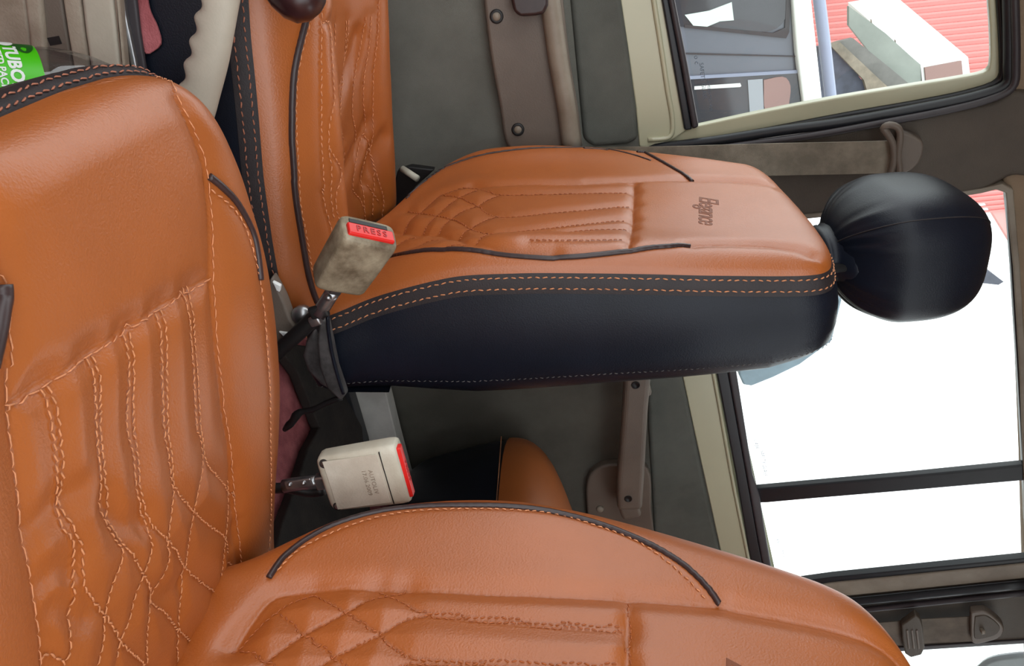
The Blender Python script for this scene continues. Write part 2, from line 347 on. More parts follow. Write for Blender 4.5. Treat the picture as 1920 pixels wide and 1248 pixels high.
prism('roof_frame', [lean(a, b, -.01) for a, b in [(1886, 370), (1896, 500), (1908, 700), (1918, 880), (1926, 1050), (1931, 1050), (1922, 880), (1914, 700), (1903, 500), (1893, 366)]], LN*.02, M['rubber'], d2, bev=.002)
gp = [(1340, 432), (1545, 412), (1840, 368), (1886, 366), (1898, 500), (1912, 700), (1918, 885), (1412, 925)]
mesh('door_glass', [lean(a, b, .010) for a, b in gp], [tuple(range(len(gp)))], M['glass'], d2, False)
gp = [(1422, 945), (1918, 903), (1924, 1050), (1500, 1092), (1450, 1095)]
mesh('quarter_glass', [lean(a, b, .006) for a, b in gp], [tuple(range(len(gp)))], M['glass'], d2, False)
for txt, px, py, sz in (('o 43R', 1418, 832, .012), ('SAFETY GLASS', 1432, 868, .012), ('o 43R', 1458, 1012, .010), ('SAFETY', 1468, 1036, .009)):
    o3 = lean(px, py, .004); e = (lean(px+6, py+40, .004)-o3); u = LN.cross(e)
    text_obj('glass_mark', txt, sz, o3, e, -u if u.z < 0 else u, M['pipe'], d2, th=.0002)
# C pillar with its rubber beads
Sx(prism('trim_6', [lean(a, b, -.0) for a, b in [(1440, 1122), (1560, 1118), (1930, 1080), (1990, 1076), (1990, 1200), (1930, 1204), (1690, 1218), (1440, 1240)]], LN*.05, M['pillar'], bev=.01, seg=3))
for k, (o1, o2, r) in enumerate((((1470, 1140), (1950, 1092), .010), ((1490, 1156), (1950, 1108), .007))):
    Sx(tube('trim_%d' % (7+k), [lean(a, b, -.012) for a, b in spline([o1, o2], 8)], r, M['rubber'] if k == 0 else M['rubber2']))
Sx(prism('trim_9', [lean(a, b, -.004) for a, b in [(1676, 1214), (1930, 1199), (1930, 1206), (1676, 1222)]], LN*.03, M['rubber2'], bev=.002))
Sx(prism('window_1', [lean(a, b, .02) for a, b in [(1650, 1216), (1930, 1200), (1990, 1197), (2000, 1330), (1640, 1345)]], LN*.003, M['glass']))

# lower sill between the doors and the footwell
Sx(prism('baseboard_far', ypoly([(560, 560), (640, 740), (668, 850), (690, 960), (700, 1150), (560, 1150), (540, 900), (520, 700)], 1.30), (0, .06, 0), M['mat_dark'], bev=.01))
Sx(prism('trim_10', ypoly([(610, 690), (625, 745), (650, 842), (680, 960), (704, 960), (684, 842), (655, 745), (640, 690)], 1.285), (0, .05, 0), M['rubber'], bev=.008, seg=3))
Sx(prism('trim_11', ypoly([(640, 690), (655, 747), (684, 845), (700, 910), (768, 910), (745, 825), (724, 738), (712, 690)], 1.33), (0, .05, 0), M['white_sill'], bev=.003))
Sx(prism('trim_12', [(.66, 1.34, .10), (1.2, 1.34, .07), (1.3, 1.34, .02), (.3, 1.34, .02), (.3, 1.34, .1)], (0, .07, 0), M['mat_dark']))

# ------------------------------------------------------------------ stitched bodies (cushions and backrests)
class Body:
    def __init__(s, O, slope, yc, qs, lo, hi, hf, ni, nj, flip=False, warp=None):
        """O=(x,z) origin; slope direction d=(dx,dz); surface (q,y)->O+d*q+n*h"""
        s.d = Vector((slope[0], 0, slope[1])).normalized(); n = Vector((-s.d.z, 0, s.d.x))
        if flip: n = -n
        s.n = n; s.O = Vector((O[0], 0, O[1])); s.hf = hf
        # rows spaced along q
        Q = np.array(qs); s.q0, s.q1 = Q[0], Q[-1]
        t = np.linspace(0, 1, ni)
        q = s.q0+(s.q1-s.q0)*(t+ .0*t)
        # denser at the ends
        q = s.q0+(s.q1-s.q0)*(.5-.5*np.cos(np.pi*t))*.35+(s.q1-s.q0)*t*.65
        LO = spline(list(zip(Q, lo)), 400); HI = spline(list(zip(Q, hi)), 400)
        ylo = np.interp(q, LO[:, 0], LO[:, 1]); yhi = np.interp(q, HI[:, 0], HI[:, 1])
        v = np.linspace(-1, 1, nj); v = v*.8+.2*np.sin(v*np.pi/2)
        s.Y = ylo[:, None]*(1-v)/2+yhi[:, None]*(1+v)/2; s.Qg = np.repeat(q[:, None], nj, 1); s.V = np.repeat(v[None], ni, 0)
        if warp: s.Qg = warp(s.Qg, s.Y)
        s.ni, s.nj = ni, nj
        per = [(0, j) for j in range(nj)]+[(i, nj-1) for i in range(1, ni)]+[(ni-1, j) for j in range(nj-2, -1, -1)]+[(i, 0) for i in range(ni-2, 0, -1)]
        s.per = per
        s.per2 = np.array([[s.Qg[a], s.Y[a]] for a in per])
        dense = resample(np.vstack([s.per2, s.per2[:1]]), .0008)
        kd = KDTree(len(dense)); [kd.insert((p[0], p[1], 0), i) for i, p in enumerate(dense)]; kd.balance()
        s.D = np.array([[kd.find((s.Qg[i, j], s.Y[i, j], 0))[2] for j in range(nj)] for i in range(ni)])
        s.D[0, :] = s.D[-1, :] = 0; s.D[:, 0] = s.D[:, -1] = 0
        s.H = hf(s.Qg, s.Y, s.V, s.D)
        s.update()
    def update(s):
        O = np.array(s.O); d = np.array(s.d); n = np.array(s.n)
        s.P = O+s.Qg[..., None]*d+s.H[..., None]*n+s.Y[..., None]*np.array([0, 1, 0])
        gi = np.gradient(s.P, axis=0); gj = np.gradient(s.P, axis=1); N = np.cross(gi, gj)
        N /= np.linalg.norm(N, axis=2)[..., None]+1e-12
        if (N[s.ni//2, s.nj//2]@n) < 0: N = -N
        s.N = N
        ni, nj = s.ni, s.nj
        s.faces = [(i*nj+j, i*nj+j+1, (i+1)*nj+j+1, (i+1)*nj+j) for i in range(ni-1) for j in range(nj-1)]
        s.bvh = BVHTree.FromPolygons([Vector(p) for p in s.P.reshape(-1, 3)], s.faces)
    def cast(s, px, py):
        r = ray(px, py).normalized(); h = s.bvh.ray_cast(CAM, r)
        if h[0] is None: return None
        n = h[1]; n = -n if n.dot(r) > 0 else n
        return h[0], n
    def centre_px(s):
        q = s.P.reshape(-1, 3).mean(0)-np.array(CAM); w_ = q@np.array(fwd)
        return 960+q@np.array(VV)/w_*FOC, 624+q@np.array(UU)/w_*FOC
    def curve(s, pts, step=.002, smooth=True):
        """pixel path of a seam laid on this body: list of (point, normal)"""
        P = spline(pts, max(12, 10*len(pts))) if smooth else np.array(pts, float)
        P = resample(P, 1.5); o = []
        cx, cy = s.centre_px()
        for a, b in P:
            h = s.cast(a, b)
            if not h:                      # just past the outline: slip back onto the edge
                L = math.hypot(cx-a, cy-b)
                for k in range(1, 15):
                    h = s.cast(a+(cx-a)/L*2*k, b+(cy-b)/L*2*k)
                    if h: break
            if h and not (o and (h[0]-o[-1]).length > .03): o.append(h[0])
        if len(o) < 2: return np.zeros((0, 3))
        return resample(o, step)
    def groove(s, curves, dep, wid, dep2=0., wid2=.012):
        pts = [p for c in curves for p in c]
        if not pts: return
        kd = KDTree(len(pts)); [kd.insert(p, i) for i, p in enumerate(pts)]; kd.balance()
        flat = s.P.reshape(-1, 3); H = s.H.reshape(-1).copy()
        dd = np.array([kd.find(p)[2] for p in flat])
        fd = np.clip(s.D.reshape(-1)/.02, 0, 1); fd = fd*fd*(3-2*fd)
        s.H = (H-dep*np.exp(-(dd/wid)**2)*(.4+.6*fd)-dep2*fd*np.exp(-(dd/wid2)**2)).reshape(s.ni, s.nj)
        s.update()
    def noise(s, amp, sc, seed):
        from mathutils import noise as nz
        f = s.P.reshape(-1, 3); H = s.H.reshape(-1)
        s.H = (H+amp*np.array([nz.noise(Vector(p)*sc+Vector((seed, seed*2, 0))) for p in f])).reshape(s.ni, s.nj); s.update()
    def snap(s, P, off=.0006):
        o = []
        for p in P:
            h = s.bvh.find_nearest(Vector(p)); n = h[1]
            if n.dot(s.n) < -.3 or n.dot(CAM-Vector(p)) < 0: n = -n
            o.append((h[0]+n*off, n))
        return o
    def build(s, name, mat, parent):
        return mesh_keep(name, s.P.reshape(-1, 3), s.faces, mat, parent)
    def ring(s, w_list):
        """rings hanging from the perimeter: list of (outward, down) -> arrays of points"""
        p2 = s.per2; n = len(p2); t = np.roll(p2, -1, 0)-np.roll(p2, 1, 0)
        for _ in range(6): t = (np.roll(t, 1, 0)+np.roll(t, -1, 0)+t)/3
        t /= np.linalg.norm(t, axis=1)[:, None]+1e-9; nn = np.stack([t[:, 1], -t[:, 0]], 1)
        c = p2.mean(0)
        if ((p2-c)*nn).sum() < 0: nn = -nn
        hb = np.array([s.H[a] for a in s.per]); R = []
        for out_, h in w_list:
            q = p2+nn*out_; hh = h(p2, hb) if callable(h) else hb+h
            R.append(np.array(s.O)+q[:, :1]*np.array(s.d)+q[:, 1:]*np.array([0, 1, 0])+hh[:, None]*np.array(s.n))
        return R
def mesh_keep(name, vs, fs, mat, parent):
    me = bpy.data.meshes.new(name); me.from_pydata([tuple(v) for v in vs], [], fs); me.update()
    return link(name, me, mat, parent, True)
def rings_mesh(name, R, mat, parent, cap=False):
    n = len(R[0]); vs = np.concatenate(R); fs = []
    for k in range(len(R)-1):
        for i in range(n): j = (i+1) % n; fs.append((k*n+i, k*n+j, (k+1)*n+j, (k+1)*n+i))
    if cap: fs.append(tuple(range((len(R)-1)*n, len(R)*n)))
    return mesh(name, vs, fs, mat, parent)
def dashes(name, lines, mat, parent, ln=.0052, gap=.0022, r=.0008, hump=.0004, label=None):
    """one thread: short raised stitches following (point, normal) samples"""
    vs = []; fs = []
    for L in lines:
        if len(L) < 3: continue
        P = np.array([list(p) for p, n in L]); N = np.array([list(n) for p, n in L])
        S = np.r_[0, np.cumsum(np.linalg.norm(np.diff(P, axis=0), axis=1))]; x = 0
        while x+ln < S[-1]:
            q = []
            l2 = ln*(.9+.2*random.random())
            for f, rr, hh in ((0, .35, -.0004), (.2, 1, hump*.7), (.8, 1, hump*.7), (1, .35, -.0004)):
                xx = x+f*l2; p = Vector([np.interp(xx, S, P[:, k]) for k in range(3)]); n = Vector([np.interp(xx, S, N[:, k]) for k in range(3)]).normalized()
                q.append((p+n*hh, n, rr))
            t = (q[-1][0]-q[0][0]).normalized(); b0 = len(vs)
            sd = t.cross(q[0][1]).normalized()*.0004*random.choice((-1, 1))
            for m, (p, n, rr) in enumerate(q):
                b = t.cross(n).normalized(); p = p+sd*(1 if m > 1 else -1)
                vs += [p+b*r*rr, p+n*r*rr*.9, p-b*r*rr, p-n*r*rr*.5]
            for m in range(3):
                for k in range(4): fs.append((b0+m*4+k, b0+m*4+(k+1) % 4, b0+(m+1)*4+(k+1) % 4, b0+(m+1)*4+k))
            fs += [(b0, b0+1, b0+2, b0+3), (b0+12, b0+13, b0+14, b0+15)]
            x += ln+gap
    if not vs: return None
    o = mesh(name, vs, fs, mat, parent); o['kind'] = 'stuff'
    return o
def crop(sc, ox, oy, *pts): return [(x/sc+ox, y/sc+oy) for x, y in pts]
def c4(*p): return crop(2.4964, 0, 300, *p)
def c5(*p): return crop(2.667, 0, 780, *p)
def c1(*p): return crop(3, 0, 0, *p)
def c6(*p): return crop(1.92, 400, 900, *p)
def c3(*p): return crop(2.052, 1360, 640, *p)
def cf(*p): return crop(3.84, 720, 260, *p)
def cc(*p): return crop(2.97, 580, 0, *p)
def c2(*p): return crop(3, 400, 0, *p)
def cb(*p): return crop(4.457, 440, 340, *p)
def drop(D, r):
    x = np.clip(1-D/r, 0, 1); return r*(1-np.sqrt(np.clip(1-x**2, 0, 1)))

# ================================================================== near front seat
near = empty('front_seat', (.3, .39, .06), 'nearer front seat with quilted tan leather cushion filling the foreground', 'car seat', 'front seats')
# ---- cushion
def smooth_interp(q, xs, ys):
    S = spline(list(zip(xs, ys)), 300); return np.interp(q, S[:, 0], S[:, 1])
def h_nc(q, y, v, D):
    b = .012*np.exp(-((np.abs(y-.385)-.19)/.05)**2)
    c = smooth_interp(q, [-.06, .0, .05, .11, .17, .23, .29, .36, .42, .5], [-.004, -.002, .001, .006, .005, .000, -.010, -.021, -.032, -.04])
    return b + c - .004*np.cos(np.clip((y-.385)/.15, -1, 1)*np.pi/2) - drop(D, .034)*1.0 + .006
NC = Body((.07, .42), (.951, -.310), .385, [-.060, -.059, -.056, -.049, -.034, -.006, .040, .12, .25, .47],
          [.30, .24, .20, .175, .16, .15, .145, .14, .14, .14], [.470, .508, .535, .560, .583, .606, .628, .638, .636, .62], h_nc, 300, 250, warp=lambda q, y: q-.030*(y-.36)*np.clip((.06-q)/.12, 0, 1))
seamL = c1((885, 385), (960, 455), (1030, 545), (1100, 670), (1160, 820), (1200, 960))+c4((1018, 250), (1022, 400), (1024, 545), (1035, 700), (1050, 900), (1070, 1080))+c5((1155, 0), (1175, 110), (1190, 250), (1203, 400), (1213, 550), (1228, 700), (1240, 830), (1236, 930))
seamR = [(-60, 330)]+c4((0, 255), (30, 370), (60, 470), (75, 570), (88, 700), (100, 900), (108, 1140))+c5((118, 0), (150, 250), (180, 480), (205, 640), (235, 830), (260, 1000), (290, 1150), (300, 1248), (310, 1330))
diag = c4((108, 1140), (280, 1022), (450, 900), (580, 815), (700, 735), (850, 640), (1024, 545))
quilt = [
 c4((240, 1045), (258, 1130), (272, 1248))+c5((305, 130), (325, 320), (345, 500), (395, 650), (408, 750), (405, 850), (415, 930), (405, 1080), (395, 1180), (370, 1248)),
 c4((270, 1035), (288, 1130), (304, 1248))+c5((338, 170), (360, 380), (390, 530), (435, 660), (440, 780), (450, 870), (500, 945), (550, 1000), (600, 1075), (625, 1130), (690, 1195), (750, 1248), (800, 1300)),
 c4((445, 915), (465, 1050), (475, 1248))+c5((515, 160), (540, 360), (565, 480), (600, 580), (640, 665), (630, 740), (590, 840), (550, 1000), (545, 1120), (515, 1248)),
 c4((470, 900), (488, 1000), (495, 1248))+c5((545, 240), (575, 440), (630, 600), (690, 700), (740, 800), (800, 915), (850, 990), (905, 1065), (970, 1130), (1035, 1200), (1030, 1248)),
 c4((612, 800), (622, 1000), (618, 1248))+c5((690, 180), (705, 340), (735, 480), (775, 590), (780, 680), (740, 800), (700, 900), (670, 1020), (625, 1130), (605, 1248)),
 c4((636, 790), (645, 1000), (648, 1248))+c5((715, 210), (730, 400), (770, 530), (855, 620), (900, 680), (945, 770), (1010, 825), (1105, 900), (1125, 950)),
 c4((760, 700), (770, 850), (785, 1248))+c5((860, 160), (875, 280), (888, 380), (880, 480), (860, 640), (865, 720), (830, 830), (795, 920), (765, 1030), (755, 1160), (757, 1248)),
 c4((785, 685), (795, 850), (803, 1248))+c5((875, 170), (885, 320), (905, 375), (950, 435), (990, 485), (1060, 550), (1150, 610), (1180, 690)),
 c4((895, 605), (910, 760), (925, 950), (940, 1248))+c5((1025, 110), (1035, 240), (1010, 380), (985, 500), (965, 620), (945, 770), (930, 870), (915, 980), (907, 1090), (905, 1248)),
 c4((918, 600), (930, 760), (948, 1000), (960, 1248))+c5((1045, 200), (1070, 260), (1130, 320), (1190, 380), (1208, 460)),
 c5((1190, 320), (1185, 420), (1155, 610), (1130, 780), (1105, 900), (1070, 1040), (1040, 1170), (1025, 1248)),
 c5((1185, 740), (1210, 770), (1238, 800)), c5((1130, 1000), (1155, 1030), (1166, 1055)), c5((295, 1190), (335, 1215), (378, 1245)),
]
wr = [c5((560, 440), (640, 520), (740, 540)), c5((370, 420), (400, 395), (440, 370)), c5((300, 800), (350, 760), (400, 770)), c5((790, 900), (860, 870), (930, 830)),
      c5((330, 950), (400, 960), (460, 1010)), c5((230, 560), (280, 500), (330, 440)), c5((1210, 560), (1190, 700), (1150, 900), (1110, 1080), (1080, 1200))]
NC.noise(.0022, 11, 1.3)
pipeN = c4((1008, 78), (1060, 130), (1110, 190), (1160, 280), (1192, 360), (1210, 450), (1222, 560))
pstN = c4((1015, 140), (1080, 200), (1140, 280), (1170, 360), (1200, 460), (1220, 560), (1240, 700), (1255, 900), (1268, 1100))+c5((1355, 0), (1358, 300), (1358, 500), (1350, 640), (1335, 790))
pipeR = c4((75, 580), (72, 640), (40, 730), (0, 840), (-40, 960))
SL, SR, DG = NC.curve(seamL), NC.curve(seamR), NC.curve(diag)
QL = [NC.curve(q) for q in quilt]; WR = [NC.curve(q) for q in wr]; PN = NC.curve(pipeN); PS = NC.curve(pstN); PR = NC.curve(pipeR)
NC.groove([SL, SR, DG], .0016, .0016, .0035, .010)
NC.groove([SL, SR], 0, .002, .004, .028)
NC.groove(QL, .0010, .0018, .0030, .012)
NC.groove(WR, 0, .002, .0045, .010)
NC.groove([PN, PR, PS], .0006, .0018, .0008, .006)
cush = NC.build('seat_cushion', M['leather'], near)
R = NC.ring([(0, 0), (.0008, -.0022), (.0032, -.0046), (.0056, -.0084), (.0068, -.0132), (.0064, -.0190)])
rings_mesh('edge_strip', R, M['strip'], cush)
R2 = NC.ring([(.0058, -.0185), (.0030, -.034), (-.020, -.10), (-.045, -.18), (-.06, -.25)])
rings_mesh('side_cover', R2, M['vinyl'], cush, cap=True)
def ringline(B, o, h, off=.0006, sel=None):
    r0 = B.ring([(o, h)])[0]; r1 = B.ring([(o+.004, h+.001)])[0]
    L = [(Vector(p), (Vector(b)-Vector(p)).normalized()*.5+B.n*.5) for p, b in zip(r0, r1)]
    L = [(p+n.normalized()*off, n.normalized()) for p, n in L]
    return L+[L[0]]
def sub(L, f): return [x for x in L if f(x[0])]
for a, b in ((.0021, -.0035), (.0058, -.0092)):
    dashes('binding_stitching', [ringline(NC, a, b, .0009)], M['thread_dark'], cush, r=.0007)
tube('piping', [p for p, n in NC.snap(PN, .001)], .0029, M['piping'], cush, 8)
tube('piping', [p for p, n in NC.snap(PR, .002)], .0048, M['piping'], cush, 8)
dashes('seam_stitching', [NC.snap(c) for c in (PS,)], M['thread'], cush, r=.0008)
dashes('seam_stitching', [NC.snap(c) for c in (SL, SR, DG)], M['thread'], cush, ln=.009, gap=.0007, r=.00055)
dashes('quilt_stitching', [NC.snap(c) for c in QL], M['thread2'], cush, ln=.0052, gap=.0009, r=.00068)

# ---- backrest
def h_nb(q, y, v, D):
    b = .014*np.exp(-((np.abs(v)-.82)/.2)**2)*np.exp(-((q-.06)/.2)**2)
    return b-drop(D, .05)*.8+.012
qn = [-.20, -.16, -.126, -.09, -.05, 0, .056, .112, .17, .221, .27, .321, .36, .393, .418, .434, .443, .447]
hn = [.12, .14, .168, .196, .214, .227, .234, .234, .226, .213, .198, .181, .166, .151, .132, .104, .068, .024]
NB = Body((.476, .442), (.347, .938), .39, qn, [.385-a for a in hn], [.385+a for a in hn], h_nb, 300, 230)
piB = c6((200, 350), (230, 305), (260, 270), (340, 210), (450, 155), (600, 113), (750, 95), (900, 91), (1050, 94), (1200, 110), (1350, 145), (1480, 190), (1600, 245), (1700, 310), (1780, 385), (1828, 440))
psB = c6((230, 325), (300, 255), (400, 200), (550, 143), (700, 113), (900, 102), (1100, 107), (1250, 124), (1370, 160), (1500, 206), (1600, 265), (1700, 348), (1785, 432))
smB = c6((75, 590), (130, 500), (210, 410), (300, 385), (420, 374), (600, 372), (800, 383), (1000, 393), (1200, 400), (1500, 415), (1830, 441))+c3((30, 1016), (100, 1030), (250, 1058), (400, 1090), (520, 1125), (590, 1160), (640, 1195), (680, 1240))
crB = c6((1495, 418), (1494, 540), (1492, 668), (1490, 760))
qB = [c6((600, 375), (680, 420), (750, 462), (900, 478), (1000, 487), (1200, 502), (1490, 519)),
      c6((430, 630), (510, 590), (595, 548), (690, 495), (770, 478), (900, 490), (1100, 508), (1300, 524), (1490, 535)),
      c6((360, 385), (480, 465), (600, 548), (690, 620), (740, 630), (850, 637), (1000, 644), (1200, 650), (1490, 655)),
      c6((560, 720), (620, 680), (700, 652), (800, 650), (950, 655), (1200, 662), (1490, 668)),
      c6((215, 465), (330, 545), (430, 625), (480, 668), (540, 720)), c6((80, 590), (150, 620), (225, 668), (280, 710)),
      c6((75, 590), (140, 520), (215, 465), (290, 415), (360, 385)), c6((150, 700), (195, 640), (330, 545), (480, 465), (560, 415), (640, 388), (695, 376)),
      c6((320, 700), (370, 668), (430, 630))]
NB.noise(.0012, 9, 4.4)
PB, PSB, SB, CB = NB.curve(piB), NB.curve(psB), NB.curve(smB), NB.curve(crB); QB = [NB.curve(q) for q in qB]
NB.groove([SB], .002, .0018, .006, .012)
NB.groove([CB], .002, .0016, .003, .008)
NB.groove(QB, .0014, .0016, .0034, .013)
NB.groove([PB], .0012, .002, .0, .01)
NB.groove([PSB], .0008, .0016, 0, .01)
back = NB.build('backrest', M['leather'], near)
rr = lambda D: [(0, 0), (.001, -.006), (.004, -.014), (.005, -.024)]
rings_mesh('edge_strip', NB.ring(rr(0)), M['strip'], back)
rings_mesh('side_cover', NB.ring([(.005, -.023), (.010, -.04), (.010, -.08), (.004, -.105), (-.012, -.120), (-.05, -.125)]), M['vinyl'], back, cap=True)
tube('piping', [p for p, n in NB.snap(PB, .0012)], .0030, M['piping'], back, 8)
dashes('seam_stitching', [NB.snap(c) for c in (PSB,)], M['thread'], back, r=.0009)
dashes('quilt_stitching', [NB.snap(c, .0005) for c in QB+[CB]], M['thread3'], back, ln=.0045, gap=.0016, r=.0006)
def drape_on(B, px, py, e_px, up_px):
    p0, n0 = B.cast(px, py); a, _ = B.cast(px+e_px[0], py+e_px[1]); b, _ = B.cast(px+up_px[0], py+up_px[1])
    X = (a-p0).normalized(); Yd = (b-p0); Yd = (Yd-X*Yd.dot(X)).normalized()
    def f(x, y):
        q = p0+X*x+Yd*y; h = B.bvh.ray_cast(q+n0*.05, -n0, .2); n = h[1] if h[1] is not None else n0
        n = -n if n.dot(n0) < 0 else n
        return (h[0] if h[0] is not None else q), n
    return f

dr = drape_on(NB, 1388, 1343, (0, 40), (40, 0))
text_obj('embossed_lettering', 'Elegance', .036, (0, 0, 0), (1, 0, 0), (0, 1, 0), M['seam_dark'], back, bold=.0005, fill=False, shear=.35, drape=dr, th=.0001, spacing=.86)

# ================================================================== far front seat
far = empty('front_seat', (.25, 1.04, .06), 'farther front seat, upright by the door, with black side and black headrest', 'car seat', 'front seats')
def h_fc(q, y, v, D):
    a = np.abs(y-1.04)
    return .046*np.exp(-((a-.165)/.055)**2)+.012-drop(D, .03)*.8
FC = Body((-.02, .424), (.264, -.095), 1.04, [-.22, -.215, -.20, -.17, -.10, 0, .15, .28, .34, .37],
          [.92, .87, .84, .815, .805, .798, .79, .792, .80, .81], [1.16, 1.21, 1.25, 1.28, 1.29, 1.29, 1.29, 1.288, 1.27, 1.24], h_fc, 200, 170)
pFC = c2((570, -30), (550, 20), (500, 200), (455, 400), (440, 600), (440, 800), (455, 1000))+cb((495, 0), (520, 200), (560, 450), (610, 750), (650, 900), (690, 1010))
sFC = c2((600, -30), (570, 60), (525, 200), (478, 400), (463, 600), (466, 800), (482, 1000))+cb((540, 60), (560, 250), (600, 450), (640, 700), (680, 870))
mFC = c2((625, -20), (620, 130), (615, 500), (620, 900), (635, 1080))+cb((745, 60), (770, 220), (810, 350), (830, 480), (850, 620))
dFC = cc((90, 132), (200, 118), (300, 85), (395, 58))
eFC = cc((395, 0), (385, 200), (362, 400), (358, 600), (360, 780), (355, 860), (375, 960), (405, 1060), (420, 1130), (400, 1240))
qFC = [cc((138, 135), (140, 300), (148, 480), (150, 560), (120, 700), (115, 820), (130, 950), (128, 1100), (150, 1240)),
       cc((150, 130), (152, 350), (158, 520), (140, 620)),
       cc((210, 115), (212, 300), (210, 420), (180, 540), (170, 690), (190, 780), (232, 850)),
       cc((222, 112), (222, 260), (212, 420), (188, 560), (180, 690), (200, 780)),
       cc((320, 95), (290, 260), (262, 400), (245, 560), (250, 660), (275, 760), (278, 800)),
       cc((352, 90), (335, 280), (308, 440), (305, 580), (325, 670), (330, 710), (290, 800), (255, 960), (250, 1060), (290, 1110), (315, 1180)),
       cc((118, 830), (150, 880), (185, 930), (190, 985), (165, 1060), (155, 1140), (180, 1240)),
       cc((205, 850), (205, 950), (190, 1060), (210, 1130), (240, 1190)),
       cc((350, 830), (310, 960), (310, 1100), (318, 1240)), cc((318, 760), (348, 800), (350, 860)),
       cc((330, 1030), (370, 1090), (405, 1140)), cc((350, 860), (372, 1000), (360, 1110), (355, 1220))]
wFC = [cc((280, 200), (230, 370), (190, 500), (140, 640), (110, 760)), cc((330, 690), (300, 760), (240, 880), (190, 1000), (160, 1100)), cc((420, 760), (370, 860), (320, 1000))]
P1, P2, P3, P4, P5 = [FC.curve(c) for c in (pFC, sFC, mFC, dFC, eFC)]; Q1 = [FC.curve(c) for c in qFC]; W1 = [FC.curve(c) for c in wFC]
FC.noise(.002, 14, 2.2)
FC.groove([P3, P4, P5], .0014, .002, .003, .010); FC.groove(Q1, .001, .002, .0022, .010); FC.groove(W1, 0, .002, .007, .014); FC.groove([P1], .001, .002, 0, .01)
fcush = FC.build('seat_cushion', M['leather'], far)
rings_mesh('edge_strip', FC.ring([(0, 0), (.001, -.004), (.0035, -.012), (.004, -.022)]), M['strip'], fcush)
rings_mesh('side_cover', FC.ring([(.003, -.021), (.005, -.04), (.006, -.10), (.0, -.18)]), M['vinyl'], fcush, cap=True)
for a, b in ((.0015, -.006), (.0037, -.0165)): dashes('binding_stitching', [ringline(FC, a, b, .0012)], M['thread_dark'], fcush, ln=.006, gap=.003, r=.0009)
tube('piping', [p for p, n in FC.snap(P1, .001)], .0038, M['piping'], fcush, 8)
dashes('seam_stitching', [FC.snap(c) for c in (P2, P3, P5)], M['thread'], fcush, ln=.006, gap=.002, r=.0008)
dashes('quilt_stitching', [FC.snap(c) for c in Q1+[P4]], M['thread'], fcush, ln=.006, gap=.0022, r=.0008)

def cq(q): return smooth_interp(q, [-.05, 0, .06, .12, .18, .30, .43, .55, .7], [-.012, 0, .018, .030, .034, .026, .013, 0, -.008])
def h_fb(q, y, v, D):
    b = .016*np.exp(-((np.abs(v)-.82)/.17)**2)*np.exp(-((q-.22)/.2)**2)
    return cq(q)+b-.008*np.exp(-(v/.5)**2)*np.exp(-((q-.2)/.2)**2)-drop(D, .035)*.55+.008
qf = [-.04, 0, .04, .08, .14, .22, .32, .42, .48, .53, .560, .578, .591, .601, .607, .609]
hf_lo = [.226, .226, .225, .228, .232, .236, .236, .236, .233, .230, .228, .222, .206, .17, .10, .03]
hf_hi = [.02, .06, .14, .205, .243, .25, .252, .242, .228, .208, .194, .184, .174, .152, .105, .03]
FB = Body((.317, .356), (.116, .566), 1.04, qf, [1.04-a for a in hf_lo], [1.04+a for a in hf_hi], h_fb, 320, 200)
pA = cf((0, 862), (100, 832), (250, 803), (400, 790), (600, 793), (800, 808), (950, 828), (1150, 847), (1350, 850), (1550, 832), (1750, 808), (1920, 783))+crop(4.8, 1100, 320, (760, 675), (940, 652))
sA = crop(4.8, 1100, 320, (940, 652), (1100, 645), (1400, 650), (1650, 662), (1800, 680), (1920, 702))+[(1530, 480), (1550, 500)]
pF = crop(2.824, 1240, 0, (-110, 790), (0, 850), (60, 885), (120, 920), (165, 943))
sF = cf((640, 322), (800, 318), (1000, 312), (1250, 312), (1500, 310), (1800, 302))+crop(4.8, 1100, 320, (0, 92), (420, 78), (700, 68), (950, 65), (1200, 68), (1500, 90), (1700, 130), (1850, 170))
seF = cf((110, 420), (250, 300), (400, 215), (550, 155), (700, 112), (850, 85), (1000, 68), (1200, 58), (1500, 58), (1650, 75), (1800, 110), (1920, 150))
crF = cf((1798, 310), (1797, 400), (1790, 500), (1785, 600), (1770, 690), (1752, 762))
sL = cf((-20, 640), (30, 635), (140, 652), (250, 660), (370, 662), (450, 680), (520, 695), (620, 715), (720, 735), (820, 770), (1000, 800), (1200, 822))
qF = [cf((700, 345), (760, 365), (830, 385), (1000, 388), (1200, 385), (1400, 380), (1600, 376), (1795, 372)), cf((400, 395), (470, 400), (540, 410), (600, 440), (670, 465), (720, 500), (780, 532), (850, 545), (1000, 540), (1200, 522), (1400, 505), (1600, 485), (1792, 468)),
      cf((160, 512), (250, 525), (370, 542), (480, 565), (540, 590), (620, 630), (680, 650), (760, 668), (900, 655), (1100, 635), (1400, 605), (1650, 580), (1784, 574)),
      cf((120, 655), (160, 600), (210, 545), (260, 515), (330, 450), (400, 395), (520, 350), (640, 325), (700, 345)), cf((260, 660), (310, 600), (370, 545), (440, 480), (530, 412), (640, 360), (700, 345)),
      cf((370, 660), (420, 610), (480, 560), (560, 505), (670, 465), (750, 420), (830, 388)), cf((520, 692), (570, 655), (620, 632), (700, 580), (800, 545), (860, 542)), cf((640, 715), (690, 690), (760, 672)),
      cf((1050, 712), (1200, 712), (1400, 712), (1600, 710), (1760, 708)), cf((80, 760), (180, 700), (250, 690)), cf((240, 760), (320, 720), (420, 700)), cf((440, 755), (520, 730), (620, 718)), cf((1300, 655), (1500, 640), (1775, 636))]
A1, A2, A3, A4, A5, A6, A7 = [FB.curve(c) for c in (pA, sA, pF, sF, seF, crF, sL)]; QF = [FB.curve(c) for c in qF]
